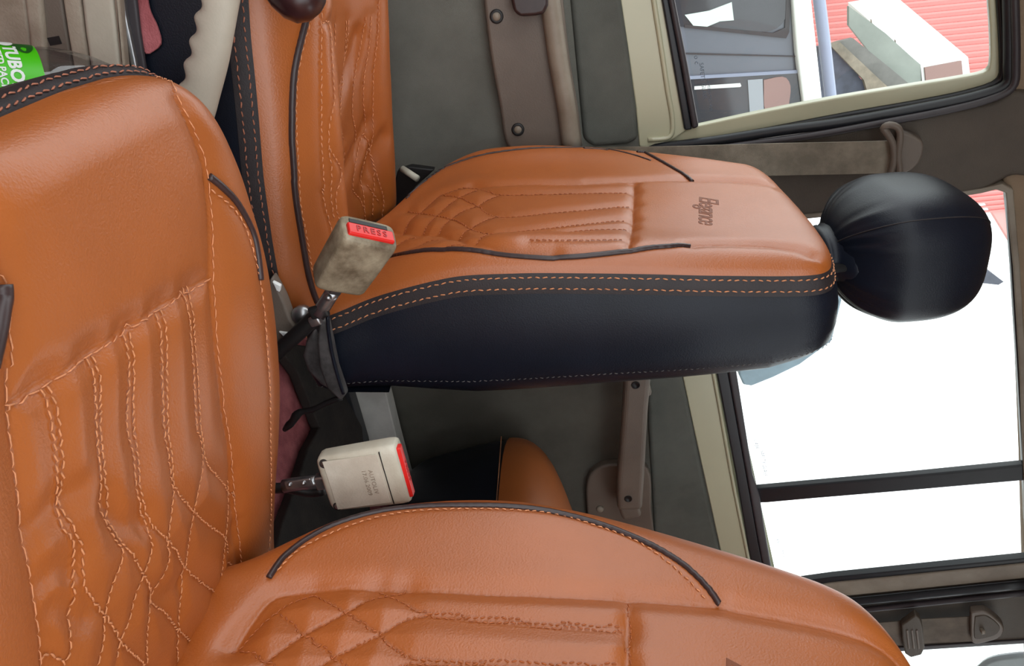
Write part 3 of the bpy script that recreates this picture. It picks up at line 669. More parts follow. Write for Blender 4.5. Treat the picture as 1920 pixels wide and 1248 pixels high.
FB.noise(.0012, 12, 6.1)
FB.groove([A2, A4], .0016, .002, .0045, .012); FB.groove([A6], .004, .0022, .004, .008); FB.groove(QF, .0012, .002, .0034, .012); FB.groove([A7], .002, .003, .006, .014); FB.groove([A1, A3, A5], .0012, .0022, .001, .008)
fback = FB.build('backrest', M['leather'], far)
rings_mesh('edge_strip', FB.ring([(0, 0), (.0015, -.004), (.0045, -.013), (.005, -.024)]), M['strip'], fback)
dep = lambda f: (lambda p2, hb: hb*(1-f)+(-.126-.018*np.clip(p2[:, 0]/.15, 0, 1)+.02*np.clip((p2[:, 0]-.52)/.08, 0, 1))*f)
rings_mesh('side_cover', FB.ring([(.004, -.023), (.009, dep(.28)), (.012, dep(.45)), (.012, dep(.65)), (.008, dep(.82)), (-.004, dep(.93)), (-.018, dep(1.0)), (-.08, dep(1.06))]), M['vinyl'], fback, cap=True)
for a, b in ((.002, -.0055), (.0048, -.0185)): dashes('binding_stitching', [ringline(FB, a, b, .0012)], M['thread'], fback, ln=.006, gap=.0032, r=.0009)
tube('piping', [p for p, n in FB.snap(A1, .001)], .0034, M['piping'], fback, 8)
tube('piping', [p for p, n in FB.snap(A3, .001)], .0030, M['piping'], fback, 8)
tube('piping', [p for p, n in FB.snap(A5, .0005)], .0016, M['piping'], fback, 8)
dashes('quilt_stitching', [FB.snap(c) for c in QF], M['thread3'], fback, ln=.005, gap=.0024, r=.0008)
dr = drape_on(FB, 1327, 394, (0, 22), (22, 0))
text_obj('embossed_lettering', 'Elegance', .038, (0, 0, 0), (1, 0, 0), (0, 1, 0), M['seam_dark'], fback, bold=.00045, fill=False, shear=.35, drape=dr, th=.0001, spacing=.86)
# rear seam of the side cover
rl = FB.ring([(.009, dep(.80))])[0]
dashes('rear_seam', [sub([(Vector(p)+Vector((.0015, -.0015, 0)), Vector((0, -1, 0))) for p in rl], lambda p: p.y < .86)], M['vinyl_gray'], fback, ln=.004, gap=.003, r=.0007)

# ---- headrest
hd = Vector((.205, 0, .98)).normalized()
HC = Vector((.551, 1.034, 1.078))
def headrest():
    vs = []; fs = []; nu, nv = 72, 48; Md = frame3((1, 0, 0), hd)
    for j in range(nv+1):
        ph = -math.pi/2+math.pi*j/nv
        for i in range(nu):
            th = 2*math.pi*i/nu
            sg = lambda x, e: math.copysign(abs(x)**e, x)
            c = sg(math.cos(ph), .62); z = sg(math.sin(ph), .8)
            x = sg(math.cos(th), .66)*c; y = sg(math.sin(th), .60)*c
            bot = max(0, -z-.25)/.75
            X = x*.092*(1-.16*bot); Yy = y*.115*(1-.24*bot*bot); Z = z*.101
            # gathers at the drawstring hem
            g = math.exp(-((z+.78)/.28)**2)*(1+.0*z); wv = math.sin(th*13+1.3*math.sin(th*3))*.5+.5*math.sin(th*23+2)
            k = 1+.045*g*wv
            vs.append(HC+Md @ Vector((X*k, Yy*k, Z)))
    for j in range(nv):
        for i in range(nu): fs.append((j*nu+i, j*nu+(i+1) % nu, (j+1)*nu+(i+1) % nu, (j+1)*nu+i))
    return mesh('headrest', vs, fs, M['vinyl'], far)
hr = headrest()
_b = BVHTree.FromPolygons([v.co.copy() for v in hr.data.vertices], [tuple(p.vertices) for p in hr.data.polygons])
sp = []
for k in range(40):
    a = -1.25+2.5*k/39; o_ = HC+Vector((-.092, -.112, 0))*1.0*math.cos(a)*1.5+hd*.15*math.sin(a)
    h_ = _b.ray_cast(o_, (HC-o_).normalized())
    if h_[0] is not None: sp.append(h_[0]+h_[1]*.0002)
tube('seam', sp, .0009, M['strip'], hr, 6)
lathe('gathered_hem', [(.066, -.074), (.060, -.086), (.050, -.096), (.044, -.101), (.046, -.106), (.044, -.112), (.036, -.116)], HC, M['vinyl'], hr, 36, frame3((1, 0, 0), hd), (.78, 1.22))
for dy in (-.06, .06):
    tube('headrest_post', [HC+Vector((0, dy, 0))-hd*.06, HC+Vector((0, dy, 0))-hd*.22], .006, M['black'], hr)

# ---- loose cloth skirt under the far backrest
cl = lambda px, y: [atY(a, b, y) for a, b in px]
fl = prism('cover_flap', cl([(598, 598), (610, 602), (618, 640), (628, 690), (646, 742), (638, 752), (612, 728), (598, 690), (594, 640)], .778), (.004, .02, 0), M['vinyl_gray'], far, bev=.005, seg=3)
prism('cover_flap', cl([(588, 618), (600, 650), (606, 700), (628, 738), (600, 722), (575, 696), (566, 668), (572, 640)], .80), (.004, .03, 0), M['vinyl_gray'], far, bev=.006, seg=3)
tube('drawstring', [atY(a, b, .80) for a, b in spline([(640, 745), (615, 754), (585, 768), (560, 774), (548, 790), (533, 806)], 24)], [.004]*14+[.005, .0055, .006, .0055, .005, .005, .0055, .005, .004, .003], M['black'], far, 8)
tube('hem_piping', [atY(a, b, .774) for a, b in spline([(614, 592), (616, 620), (622, 660), (632, 700), (644, 738)], 20)], .0022, M['vinyl'], far, 8)
# seat frame under both seats
for s_, yy in ((near, .39), (far, 1.04)):
    for dy in (-.17, .17):
        box('seat_rail', (.24, yy+dy, .085), (.46, .035, .05), M['black'], s_, bev=.004)
        for dx in (.08, .40): box('seat_bracket', (dx, yy+dy, .135), (.03, .025, .06), M['black'], s_, bev=.003)
prism('recliner_shield', cl([tuple(p) for p in spline([(508, 520), (530, 560), (545, 600), (560, 625), (540, 650), (520, 655), (500, 640), (490, 560), (508, 520)], 30)][:-1], .765), (0, .02, 0), M['trim'], far, bev=.005, seg=3)
prism('shield_clip', cl([(522, 622), (552, 626), (540, 640)], .762), (0, .006, 0), M['white'], far, bev=.001)
prism('shield_clip', cl([(510, 528), (526, 536), (524, 548), (518, 545)], .762), (0, .006, 0), M['white'], far, bev=.001)
lathe('recliner_bolt', [(.0001, .006), (.009, .006), (.011, .003), (.011, -.01)], atY(565, 590, .775), M['steel'], far, 20, frame3((1, 0, 0), (-.3, -1, .2)))

# ================================================================== seat belt buckles
def buckle(label, base, axis, wdir, L, Wd, T, mat, stalk_pts, strap_pts, dirty):
    z = Vector(axis).normalized(); x = Vector(wdir); x = (x-z*x.dot(z)).normalized(); y = z.cross(x); Mx = Matrix((x, y, z)).transposed()
    base = Vector(base); b = empty('seatbelt_buckle', base, label, 'seat belt buckle', 'seat belt buckles')
    def loc(a, c, e): return base+Mx @ Vector((a, c, e))
    # housing: rounded, flared slightly towards the slot
    vs = []; fs = []; seg = 40; rows = [(0, .80, .7), (.03, .90, .86), (.08, .94, .94), (.5, .97, 1), (.9, 1.0, 1), (.97, .985, .96), (1, .95, .86)]
    for t, sx, sy in rows:
        for k in range(seg):
            a = 2*math.pi*k/seg; e = .34
            cx = math.copysign(abs(math.cos(a))**e, math.cos(a)); cy = math.copysign(abs(math.sin(a))**e, math.sin(a))
            vs.append(loc(cx*Wd/2*sx, cy*T/2*sy, t*L))
    for j in range(len(rows)-1):
        for k in range(seg): fs.append((j*seg+k, j*seg+(k+1) % seg, (j+1)*seg+(k+1) % seg, (j+1)*seg+k))
    fs += [tuple(range(seg))[::-1], tuple(range((len(rows)-1)*seg, len(rows)*seg))]
    h = mesh('housing', vs, fs, mat, b)
    bt = box('release_button', loc(0, -T*.10, L+.0005), (Wd*.84, T*.42, .007), M['red'], b, bev=.0018, M=Mx)
    text_obj('button_lettering', 'PRESS', T*.30, loc(0, -T*.10, L+.0040), x, y, M['red2'], bt, th=.0006, spacing=1.3)
    box('latch_slot', loc(0, T*.26, L-.001), (Wd*.70, T*.14, .004), M['black'], b, M=Mx)
    box('stalk_collar', loc(0, 0, -.004), (Wd*.22, T*.5, .014), M['steel'], b, bev=.002, M=Mx)
    for k, (P, r) in enumerate(stalk_pts): tube('cable' if k else 'stalk', P, r, M['black'] if k else M['steel'], b, 10)
    return b, h, loc, Mx
# nearer buckle standing by the near backrest
P0 = atY(612, 900, .635); ax = atY(762, 879, .635)-P0
b2_, h2, loc2, Mx2 = buckle('upright grey seatbelt buckle with a red button standing beside the nearer backrest', P0, ax, Vector((1, -.12, -.18)), ax.length-.002, .073, .026, M['buckle'],
    [([atY(a, b, .640) for a, b in ((604, 902), (575, 905), (548, 908), (532, 911))], .0075), ([atY(a, b, .652) for a, b in spline([(608, 918), (585, 922), (560, 918), (535, 914), (510, 914), (470, 900)], 14)], .006)], None, False)
Yn = -Mx2.col[1] if Mx2.col[1].y > 0 else Mx2.col[1]; sg = -1 if Mx2.col[1].y > 0 else 1
box('stalk_plate', atY(560, 906, .628), (.010, .004, .030), M['steel'], b2_, bev=.0015, M=Mx2)
for a, b in ((543, 908), (569, 905)): lathe('rivet', [(.0001, .0028), (.0018, .0022), (.0026, 0), (.0026, -.002)], atY(a, b, .6255), M['steel'], b2_, 14, frame3((1, 0, 0), (0, -1, 0)))
lidL = ax.length
box('label_recess', loc2(0, sg*.0128, lidL*.42), (.060, .001, lidL*.66), M['recess'], h2, bev=.0004, M=Mx2)
box('lid_seam', loc2(0, sg*.0130, lidL*.785), (.064, .0012, .0009), M['black'], h2, M=Mx2)
for s_ in (-1, 1):
    e = loc2(s_*.0265, sg*.0112, .0085)
    lathe('screw', [(.0001, .002), (.003, .002), (.0034, .0012), (.0034, -.002)], e, M['steel'], b2_, 16, frame3((1, 0, 0), Yn))
    lathe('screw_recess', [(.0038, .0012), (.0048, .0014), (.0052, 0), (.0052, -.003)], e, M['mat_dark'], b2_, 18, frame3((1, 0, 0), Yn))
Xr = Mx2.col[0] if Mx2.col[0].x > 0 else -Mx2.col[0]
for t, e, sz in (('AUTOLIV', .62, .0066), ('17.06.2009', .54, .0064)):
    text_obj('moulded_lettering', t, sz, loc2(.002, sg*.0134, lidL*e), Xr, Vector(Mx2.col[2]), M['console'], h2, th=.0005, spacing=1.1)

# farther buckle leaning on the far cushion
P0 = atY(632, 530, .735); P1_ = atY(693, 434, .715); ax = P1_-P0
b1_, h1, loc1, Mx1 = buckle('tilted grimy seatbelt buckle with a red button leaning against the farther cushion', P0, ax, Vector((.80, .55, .35)), ax.length, .060, .036, M['buckle_dirty'],
    [([atY(a, b, .745) for a, b in ((628, 540), (618, 556), (608, 572), (598, 588))], .0085), ([atY(a, b, .750) for a, b in spline([(604, 580), (585, 600), (555, 628), (525, 655), (495, 680)], 12)], .009)], None, True)
lathe('rivet', [(.0001, .003), (.003, .0024), (.004, 0), (.004, -.002)], atY(615, 558, .735), M['steel'], b1_, 14, frame3((1, 0, 0), (0, -1, 0)))
box('stalk_plate', atY(598, 584, .742), (.016, .008, .022), M['black'], b1_, bev=.003)
box('stalk_clip', atY(592, 600, .744), (.012, .012, .014), M['steel'], b1_, bev=.003)

# ================================================================== seat belts on the pillars
sb = empty('seat_belt', lean(1500, 300, -.06), 'grey seat belt running down the far pillar behind the farther front seat', 'seat belt')
bo = -.05
WB = [lean(a, b, bo) for a, b in ((1120, 306), (1240, 304), (1450, 299), (1600, 296), (1672, 294))]
wd = [(lean(a, b, bo)-lean(a, c, bo)).length for a, b, c in ((1120, 340, 280), (1240, 337, 279), (1450, 330, 270), (1600, 327, 267), (1672, 325, 265))]
ribbon('webbing', WB, (1, 0, 0), wd, .002, M['belt'], sb)
tube('guide_loop', [lean(a, b, bo-.012) for a, b in spline([(1668, 330), (1676, 300), (1674, 270), (1662, 248), (1656, 240), (1668, 234), (1684, 240), (1688, 256), (1684, 290), (1686, 322), (1676, 334)], 40)], .0055, M['trim'], sb)
prism('guide_cover', [lean(a, b, bo+.01) for a, b in spline([(1684, 250), (1700, 250), (1725, 262), (1732, 276), (1724, 304), (1704, 322), (1688, 326)], 20)], LN*.025, M['trim'], sb, bev=.008, seg=3)
sb2 = empty('seat_belt', lean(1760, 1180, -.04), 'dark rear seat belt with anchor and tongue on the rear pillar', 'seat belt')
ribbon('webbing', [lean(a, b, -.028) for a, b in ((1560, 1196), (1640, 1190), (1740, 1182), (1830, 1178))], (1, 0, 0), .085, .002, M['belt_dk'], sb2)
o = prism('belt_tongue', [lean(a, b, -.05) for a, b in [(1690, 1172), (1716, 1153), (1725, 1160), (1730, 1175), (1734, 1215), (1728, 1228), (1708, 1233), (1697, 1226), (1692, 1200)]], LN*.02, M['pillar'], sb2, bev=.004, seg=3)
for k in (0, 1, 2): prism('tongue_rib', [lean(a, b, -.052) for a, b in [(1699+k*9, 1182), (1703+k*9, 1181), (1707+k*9, 1216), (1703+k*9, 1217)]], LN*.004, M['trim'], sb2, bev=.001)
prism('anchor_plate', [lean(a, b, -.045) for a, b in spline([(1820, 1148), (1846, 1146), (1868, 1160), (1882, 1176), (1878, 1192), (1858, 1202), (1824, 1206), (1820, 1180)], 24)], LN*.02, M['trim'], sb2, bev=.004, seg=3)
prism('anchor_face', [lean(a, b, -.047) for a, b in spline([(1828, 1156), (1848, 1154), (1866, 1165), (1875, 1177), (1870, 1188), (1854, 1195), (1829, 1198), (1826, 1180)], 24)], LN*.006, M['pillar'], sb2, bev=.002)
box('anchor_bolt', lean(1842, 1182, -.05), (.012, .012, .008), M['trim_lt'], sb2, bev=.002)

# ================================================================== rear bench
rb = empty('rear_seat', (1.3, .9, .06), 'tan and black rear bench end glimpsed between the two front seats', 'car seat')
def rbox(name, c, s, e, mat, parent, lo=-1, hi=1, grow=0.):
    vs = []; fs = []; nu, nv = 48, 28; c = Vector(c)
    for j in range(nv+1):
        z = lo+(hi-lo)*j/nv; k = max(0, 1-abs(z)**e)**(1/e)
        for i in range(nu):
            th = 2*math.pi*i/nu; sg = lambda x, p: math.copysign(abs(x)**p, x)
            vs.append(c+Vector((sg(math.cos(th), 2/e)*k*(s[0]+grow), sg(math.sin(th), 2/e)*k*(s[1]+grow), z*(s[2]+grow))))
    for j in range(nv):
        for i in range(nu): fs.append((j*nu+i, j*nu+(i+1) % nu, (j+1)*nu+(i+1) % nu, (j+1)*nu+i))
    return mesh(name, vs, fs, mat, parent)
rbox('cushion_side', (1.15, .91, .27), (.28, .47, .19), 4.5, M['vinyl'], rb)
rbox('seat_cushion', (1.15, .91, .27), (.28, .47, .19), 4.5, M['leather'], rb, lo=.50, hi=1, grow=.004)
rbox('backrest', (1.70, .75, .62), (.10, .58, .34), 4, M['leather'], rb)
tube('seam_stitching', [(.872, 1.27-t*.8, .363) for t in (0.0, .5, 1)], .0012, M['thread'], rb)

# ================================================================== console, hand brake, gear knob, bottle
con = empty('centre_console', (-.15, .77, .06), 'grey-beige centre console with a small square slot behind the bottle', 'console')
prism('console_side', ypoly([(-190, -80), (38, -80), (56, 60), (66, 180), (-230, 180)], .772), (0, .012, 0), M['console'], con, bev=.004)
prism('console_step', ypoly([(34, -80), (68, -80), (82, 60), (92, 180), (62, 180), (52, 60)], .769), (0, .012, 0), M['console'], con, bev=.004)
prism('slot_panel', ypoly([(66, -80), (104, -80), (126, 60), (146, 180), (90, 180), (80, 60)], .774), (0, .012, 0), M['trim'], con, bev=.003)
prism('slot', ypoly([(88, 71), (110, 67), (116, 82), (94, 86)], .7735), (0, .004, 0), M['black'], con)
prism('console_rib', ypoly([(104, -80), (142, -80), (158, 60), (176, 180), (146, 180), (126, 60)], .770), (0, .012, 0), M['console'], con, bev=.003)
prism('console_top_panel', ypoly([(142, -80), (206, -80), (213, 0), (220, 60), (232, 180), (176, 180), (158, 60)], .764), (0, .014, 0), M['grip'], con, bev=.005, seg=3)
prism('console_edge', ypoly([(204, -80), (218, -80), (228, 60), (240, 180), (230, 180), (219, 60)], .762), (0, .012, 0), M['console'], con, bev=.003)
tl = empty('tunnel_cover', (.0, .78, .1), 'glossy dark tunnel cover strip beside the red carpet', 'cover')
prism('cover_panel', ypoly([(222, -80), (246, -80), (262, 60), (284, 200), (232, 200), (228, 60)], .777), (0, .006, 0), M['rubber2'], tl, bev=.008, seg=3)
tube('cover_bead', [atY(a, b, .776) for a, b in spline([(226, -60), (232, 20), (242, 70), (254, 130), (262, 190)], 16)], .004, M['steel'], tl)
cp = prism('red_carpet_piece', ypoly([tuple(p) for p in spline([(244, -80), (250, 0), (262, 60), (272, 101), (288, 96), (301, 82), (294, 50), (282, 25), (276, 0), (268, -80)], 30)], .784), (0, .004, 0), M['red_carpet'], None, bev=.001)
tag(cp, 'faded red carpet scrap beside the hand brake lever', 'carpet')
tag(box('under_seat_box', (.25, 1.04, .145), (.8, .40, .11), M['mat_dark'], None, bev=.01), 'dark box filling the space under the farther front seat', 'box') if False else None

hb = empty('hand_brake', (.2, .75, .12), 'ribbed grey hand brake lever rising between the two front seats', 'hand brake')
# grip: swept profile with finger scallops on its lower side
ctr = spline([(455, -60), (446, -20), (414, 18), (404, 70), (396, 110), (384, 160), (374, 200), (352, 260), (300, 330)], 90)
gv = []; gf = []; seg = 20
ctrl = spline([(425, -50), (412, 10), (402, 60), (392, 110), (379, 160), (366, 210), (345, 270)], 90)
ctrl = [atY(a, b, .75) for a, b in ctrl]; n = len(ctrl)
for i, p in enumerate(ctrl):
    t = (ctrl[min(i+1, n-1)]-ctrl[max(i-1, 0)]).normalized(); side = Vector((0, 1, 0)); nn = t.cross(side).normalized()
    if nn.z < 0: nn = -nn
    s_ = i/n; wob = .0016*math.cos(s_*2*math.pi*7)*max(0, min(1, (s_-.08)*10, (.80-s_)*10))
    for k in range(seg):
        a = 2*math.pi*k/seg; ca, sa = math.cos(a), math.sin(a)
        r = .0140+.0025*math.sin(min(1, s_*1.4)*math.pi/2)
        low = max(0, -ca); gv.append(p+nn*ca*(r+.002+wob*low*1.6)+side*sa*r*.82)
for i in range(n-1):
    for k in range(seg): gf.append((i*seg+k, i*seg+(k+1) % seg, (i+1)*seg+(k+1) % seg, (i+1)*seg+k))
gf += [tuple(range(seg))[::-1], tuple(range((n-1)*seg, n*seg))]
mesh('grip', gv, gf, M['grip'], hb)
tube('lever', [ctrl[-1], Vector((.13, .75, .27)), Vector((.22, .75, .18))], .008, M['black'], hb)
t = (ctrl[0]-ctrl[3]).normalized()
tube('release_knob', [ctrl[0]-t*.005, ctrl[0]+t*.012], .008, M['trim_lt'], hb)
gl_ = empty('gear_lever', (-.24, .75, .3), 'dark brown gear knob hanging over the farther cushion edge', 'gear lever')
kc = atY(556, -18, .765); kn = (kc-Vector((-.24, .75, .30))).normalized()
lathe('gear_knob', [(.008, -.030), (.018, -.026), (.025, -.012), (.0275, .002), (.025, .014), (.017, .023), (.006, .027), (.0001, .0275)], kc, M['knob'], gl_, 28, frame3((1, 0, 0), kn))
tube('gear_shaft', [Vector((-.24, .75, .30)), kc-kn*.02], .006, M['black'], gl_)

ba = Vector((.38, .68, .63)).normalized(); lp = atY(72, 172, .660); lz = (lp.z-.092)/ba.z; bc = lp-ba*lz; rb_ = .037
BM = frame3((1, 0, 0), ba)
bot = empty('water_bottle', bc, 'clear plastic bottle with a green label leaning beside the nearer cushion front', 'bottle')
lathe('bottle_body', [(.024, 0), (.034, .004), (rb_-.001, .02), (rb_-.0015, lz-.09), (rb_-.001, lz), (rb_, lz+.004), (rb_, lz+.012), (rb_*.96, lz+.028), (rb_*.86, lz+.045), (rb_*.68, lz+.062), (rb_*.46, lz+.076), (.015, lz+.080), (.0135, lz+.082), (.0135, lz+.086)], bc, M['pet'], bot, 40, BM)
lathe('bottle_cap', [(.0155, lz+.081), (.0158, lz+.082), (.0158, lz+.093), (.0145, lz+.094)], bc, M['white'], bot, 30, BM)
lab = []; lf = []
for j, zz in enumerate((lz-.075, lz-.001)):
    for k in range(48):
        a = 2*math.pi*k/48; lab.append(bc+BM @ Vector((math.cos(a)*(rb_+.0004), math.sin(a)*(rb_+.0004), zz)))
lf = [(k, (k+1) % 48, 48+(k+1) % 48, 48+k) for k in range(48)]
lb = mesh('label', lab, lf, M['green'], bot)
def wrap(a0, zc):
    def f(x, y):
        a = a0+x/rb_; n = BM @ Vector((math.cos(a), math.sin(a), 0)); return bc+n*(rb_+.0006)+ba*(zc+y), n
    return f
vdir = BM.transposed() @ (CAM-bc); a0 = math.atan2(vdir.y, vdir.x)
text_obj('label_lettering', 'TUBORG', .0130, (0, 0, 0), (1, 0, 0), (0, 1, 0), M['white'], lb, bold=.0005, drape=wrap(a0-.42, lz-.021), th=.0003, spacing=1.05)
text_obj('label_lettering', 'PURIFIED PACKAGED', .0075, (0, 0, 0), (1, 0, 0), (0, 1, 0), M['white'], lb, bold=.0002, drape=wrap(a0-.42, lz-.0305), th=.0003)
text_obj('label_lettering', 'DRINKING WATER', .0075, (0, 0, 0), (1, 0, 0), (0, 1, 0), M['white'], lb, bold=.0002, drape=wrap(a0-.42, lz-.039), th=.0003)
def patch(name, ca, cz, ra, rz, mat, off=.0003):
    f = wrap(a0, 0); vs = []
    for t in np.linspace(0, 2*math.pi, 28, endpoint=False):
        p, n = f(ca+ra*math.cos(t), min(cz+rz*math.sin(t), lz-.001)); vs.append(p+n*off)
    p, n = f(ca, cz); vs.append(p+n*(off+.0004))
    return mesh(name, vs, [(i, (i+1) % 28, 28) for i in range(28)], mat, lb, False)
patch('label_emblem', .004, lz-.009, .008, .010, M['white'])
patch('label_emblem', -.050, lz-.010, .016, .008, M['green_dk'])
patch('label_emblem', -.051, lz-.022, .008, .006, M['white'], .0008)
# ================================================================== footwell odds
sheet = prism('floor_mat', [atZ(a, b, .085) for a, b in [(516, 640), (560, 700), (600, 800), (578, 840), (560, 900), (530, 980), (512, 1060), (540, 1100), (700, 1000), (680, 800), (600, 650)]], (0, 0, -.02), M['mat_dark'], None, bev=.004)
tag(sheet, 'dark rubber mat on the red floor between the seats', 'floor mat')
gr = prism('seat_hinge_cover', ypoly([(745, 320), (770, 312), (815, 318), (780, 350), (760, 372), (744, 400), (738, 350)], 1.31), (0, .02, 0), M['black'], None, bev=.003)
tag(gr, 'black hinge plate between the farther backrest and the door', 'hinge')
tb = tube('plastic_tab', [atY(754, 316, 1.30), atY(783, 335, 1.28)], .006, M['buckle'], None)
tag(tb, 'small pale plastic tab poking out beside the farther backrest', 'tab')

# ================================================================== outside
tag(box('ground', (0, 12, -.46), (60, 60, .1), M['ground']), kind='structure')
van = empty('parked_van', (.2, 3.0, -.4), 'grey van parked outside the farther front window', 'van')
VY = 3.0
def vp(px, y=VY): return [atY(a, b, y) for a, b in px]
prism('body_panel', vp([(1150, -400), (1490, -400), (1492, 0), (1496, 110), (1500, 204), (1503, 330), (1200, 330)]), (0, 1.4, 0), M['van'], van, bev=.02)
vg = prism('side_window', vp([tuple(p) for p in spline([(1230, -300), (1440, -300), (1478, -260), (1482, -40), (1474, 30), (1455, 54), (1420, 60), (1340, 56), (1280, 50), (1240, 30), (1230, -300)], 50)][:-1], VY-.006), (0, .01, 0), M['van_glass'], van)
prism('window_rubber', vp([(1284, 52), (1474, 72), (1480, 60), (1484, -40), (1476, -40), (1472, 52), (1450, 62), (1284, 46)], VY-.008), (0, .01, 0), M['rubber2'], van)
prism('door_seam', vp([(1284, 99), (1500, 105), (1500, 107), (1284, 102)], VY-.004), (0, .006, 0), M['rubber2'], van)
prism('rear_window', vp([(1296, 146), (1500, 136), (1504, 260), (1310, 280)], VY-.006), (0, .01, 0), M['van_glass'], van)
prism('window_rubber', vp([(1290, 143), (1500, 131), (1500, 137), (1290, 149)], VY-.008), (0, .01, 0), M['pipe'], van)
prism('window_interior', vp([tuple(p) for p in spline([(1432, 150), (1470, 144), (1482, 160), (1480, 190), (1475, 205), (1437, 212), (1432, 150)], 20)][:-1], VY-.010), (0, .006, 0), material('brown_interior', srgb(150, 120, 116), .6), van)  # brownish interior showing in the van glass, put in as a flat panel
prism('window_sticker', vp([(1402, 150), (1430, 148), (1432, 205), (1406, 215)], VY-.010), (0, .006, 0), material('grey_sticker', srgb(156, 160, 168), .6), van)
for px in ([(1284, 28), (1330, 20), (1372, 4), (1376, 38), (1350, 40), (1326, 50), (1300, 48)],): prism('window_pale_patch', vp(px, VY-.009), (0, .004, 0), material('pale_patch', srgb(214, 232, 226), .5), van)  # pale patch laid on the van side window
prism('glass_highlight', vp([(1302, 162), (1388, 156), (1390, 161), (1388, 163), (1302, 168)], VY-.010), (0, .004, 0), M['white_wall'], van)  # highlight on the van glass, painted as a thin white strip
prism('roof_edge', vp([(1484, -400), (1486, 0), (1494, 100), (1507, 200), (1510, 330), (1546, 330), (1543, 192), (1533, 100), (1522, 0), (1516, -400)], VY-.03), (0, 1.4, 0), M['white_wall'], van, bev=.01)
for dx in (-.9, 1.1):
    lathe('wheel', [(.12, -.1), (.30, -.1), (.33, -.08), (.33, .08), (.30, .1), (.12, .1)], (dx, VY+.15, -.08), M['rubber'], van, 32, frame3((1, 0, 0), (0, 1, 0)))
OY = 7.0
po = tube('rail_pipe', [atY(a, b, 5.6) for a, b in ((1530, -200), (1536, 0), (1546, 80), (1560, 205), (1572, 320))], .040, M['pipe'])
tag(po, 'blue-grey horizontal pipe above the parked van roof', 'pipe')
rw = empty('sheet_metal_wall', (0, OY+2, -.4), 'pale red corrugated metal wall beyond the parked van', 'wall')
# corrugated wall, ribs proud of the sheet
a_, b_ = atY(1520, -300, OY+2), atY(1905, 480, OY+2)
prism('wall_sheet', [atY(a, b, OY+2) for a, b in [(1500, -300), (2000, -300), (1990, 380), (1905, 470), (1850, 380), (1480, 360)]], (0, .1, 0), M['redwall'], rw)
rib = M['redwall']; rv = []; rf = []
p0 = atY(1540, 90, OY+2); p1 = atY(1850, 60, OY+2); dr_ = (p1-p0)
st = atY(1700, 111, OY+2)-atY(1700, 100, OY+2)
for k in range(-36, 34):
    q0 = p0+st*k-dr_*.25; q1 = q0+dr_*1.5
    if k > 2: q0 = atY(1600, 90, OY+2)+st*k
    b0 = len(rv); wv_ = st*.18
    rv += [q0-wv_, q0+wv_, q0+wv_+Vector((0, -.03, 0)), q0-wv_+Vector((0, -.03, 0)), q1-wv_, q1+wv_, q1+wv_+Vector((0, -.03, 0)), q1-wv_+Vector((0, -.03, 0))]
    rf += [tuple(b0+i for i in f) for f in ((0, 1, 2, 3), (4, 7, 6, 5), (0, 4, 5, 1), (1, 5, 6, 2), (2, 6, 7, 3), (3, 7, 4, 0))]
ro = mesh('wall_ribs', rv, rf, material('red_rib', srgb(222, 138, 134), .6), rw, False); ro['kind'] = 'stuff'
# white box beam jutting out
wb = empty('white_canopy', (0, OY, 1.5), 'long white box canopy jutting across the pale red wall', 'canopy')
e4 = [atY(a, b, OY) for a, b in ((1726, 121), (1815, 107), (1820, 150), (1732, 176))]
f4 = [atY(a, b, OY+1.2) for a, b in ((1590, 4), (1676, -10), (1682, 30), (1592, 50))]
mesh('canopy_body', e4+f4, [(3, 2, 1, 0), (4, 5, 6, 7), (0, 1, 5, 4), (1, 2, 6, 5), (2, 3, 7, 6), (3, 0, 4, 7)], M['white_wall'], wb, False)
i4 = [atY(a, b, OY-.02) for a, b in ((1734, 127), (1803, 114), (1806, 146), (1738, 170))]
prism('canopy_end_panel', i4, (0, .03, 0), material('brown_end_panel', srgb(152, 122, 116), .7), wb)
for k in (.33, .66):
    A = [e4[i].lerp(f4[i], k) for i in (0, 3)]; B = [e4[i].lerp(f4[i], k+.02) for i in (0, 3)]
    mesh('canopy_joint', [p+Vector((-.02, -.03, 0)) for p in (A[0], A[1], B[1], B[0])], [(0, 1, 2, 3)], M['plank'], wb, False)
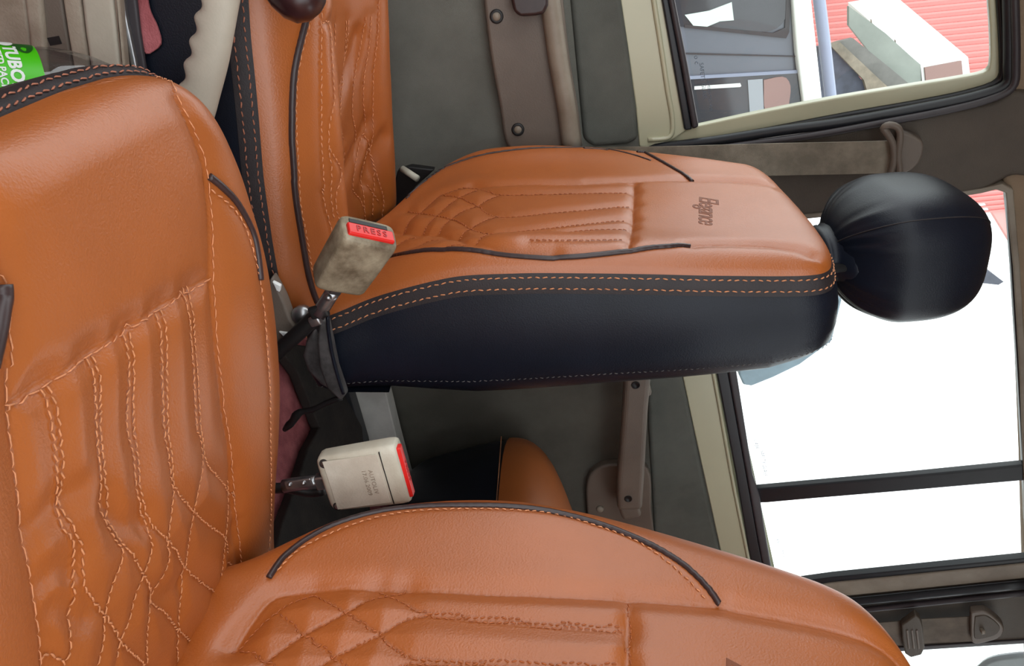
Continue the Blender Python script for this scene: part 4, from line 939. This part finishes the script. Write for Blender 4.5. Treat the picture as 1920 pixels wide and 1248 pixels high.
sf = prism('canopy_soffit', [atY(a, b, OY+.0) for a, b in [(1592, 48), (1592, 12), (1660, 62), (1726, 122), (1728, 230), (1690, 230), (1640, 110)]], (0, .05, 0), material('grey_green_sheet', srgb(150, 156, 148), .6, var=.25, vscale=2), wb)
lr = empty('lean_to_roof', (0, OY-.4, 1.0), 'weathered dark lean-to roof under the white canopy', 'roof')
prism('dark_sheet', [atY(a, b, OY-.2) for a, b in [(1534, 88), (1556, 84), (1600, 130), (1648, 190), (1660, 300), (1538, 300)]], (0, .06, 0), M['dkplank'], lr)
prism('plank', [atY(a, b, OY-.25) for a, b in [(1556, 84), (1574, 78), (1640, 140), (1705, 200), (1700, 300), (1662, 300), (1620, 150)]], (0, .06, 0), M['plank'], lr)
prism('grey_sheet', [atY(a, b, OY-.2) for a, b in [(1574, 78), (1600, 72), (1660, 120), (1720, 170), (1720, 260), (1690, 200)]], (0, .06, 0), material('grey_roof_sheet', srgb(120, 118, 114), .7, var=.3, vscale=6), lr)
# things glimpsed through the rear door window
aw_ = empty('blue_awning', atY(1385, 640, 3.4), None, None)
pc_ = atY(1430, 600, 3.4); aw_.location = (pc_.x, 3.4, -.41)
box('post', (pc_.x, 3.4, (pc_.z-.41)/2), (.06, .06, pc_.z+.41), M['bluegrey'], aw_)
prism('awning_sheet', [atY(a, b, 3.2) for a, b in [(1380, 640), (1386, 704), (1394, 722), (1410, 724), (1450, 708), (1500, 684), (1560, 640), (1580, 560), (1380, 560)]], (0, .4, 0), M['bluegrey'], aw_, bev=.01)
tag(aw_, 'blue-grey awning corner outside the rear window behind the black seat side', 'awning')
dk = prism('roof_ledge', [atY(a, b, 6.0) for a, b in [(1835, 530), (1850, 505), (1882, 528), (1872, 534)]], (0, .3, 0), M['dkplank'], None)
tag(dk, 'small dark ledge outside, just below the black headrest', 'ledge')
dk2 = prism('luggage_bundle', [lean(a, b, .16) for a, b in spline([(1828, 1260), (1850, 1242), (1885, 1233), (1940, 1232), (1980, 1260), (1940, 1320), (1850, 1320)], 24)], LN*.02, M['van'], None, bev=.01)
tag(dk2, 'grey-violet rounded object outside the small rear quarter window', 'object')
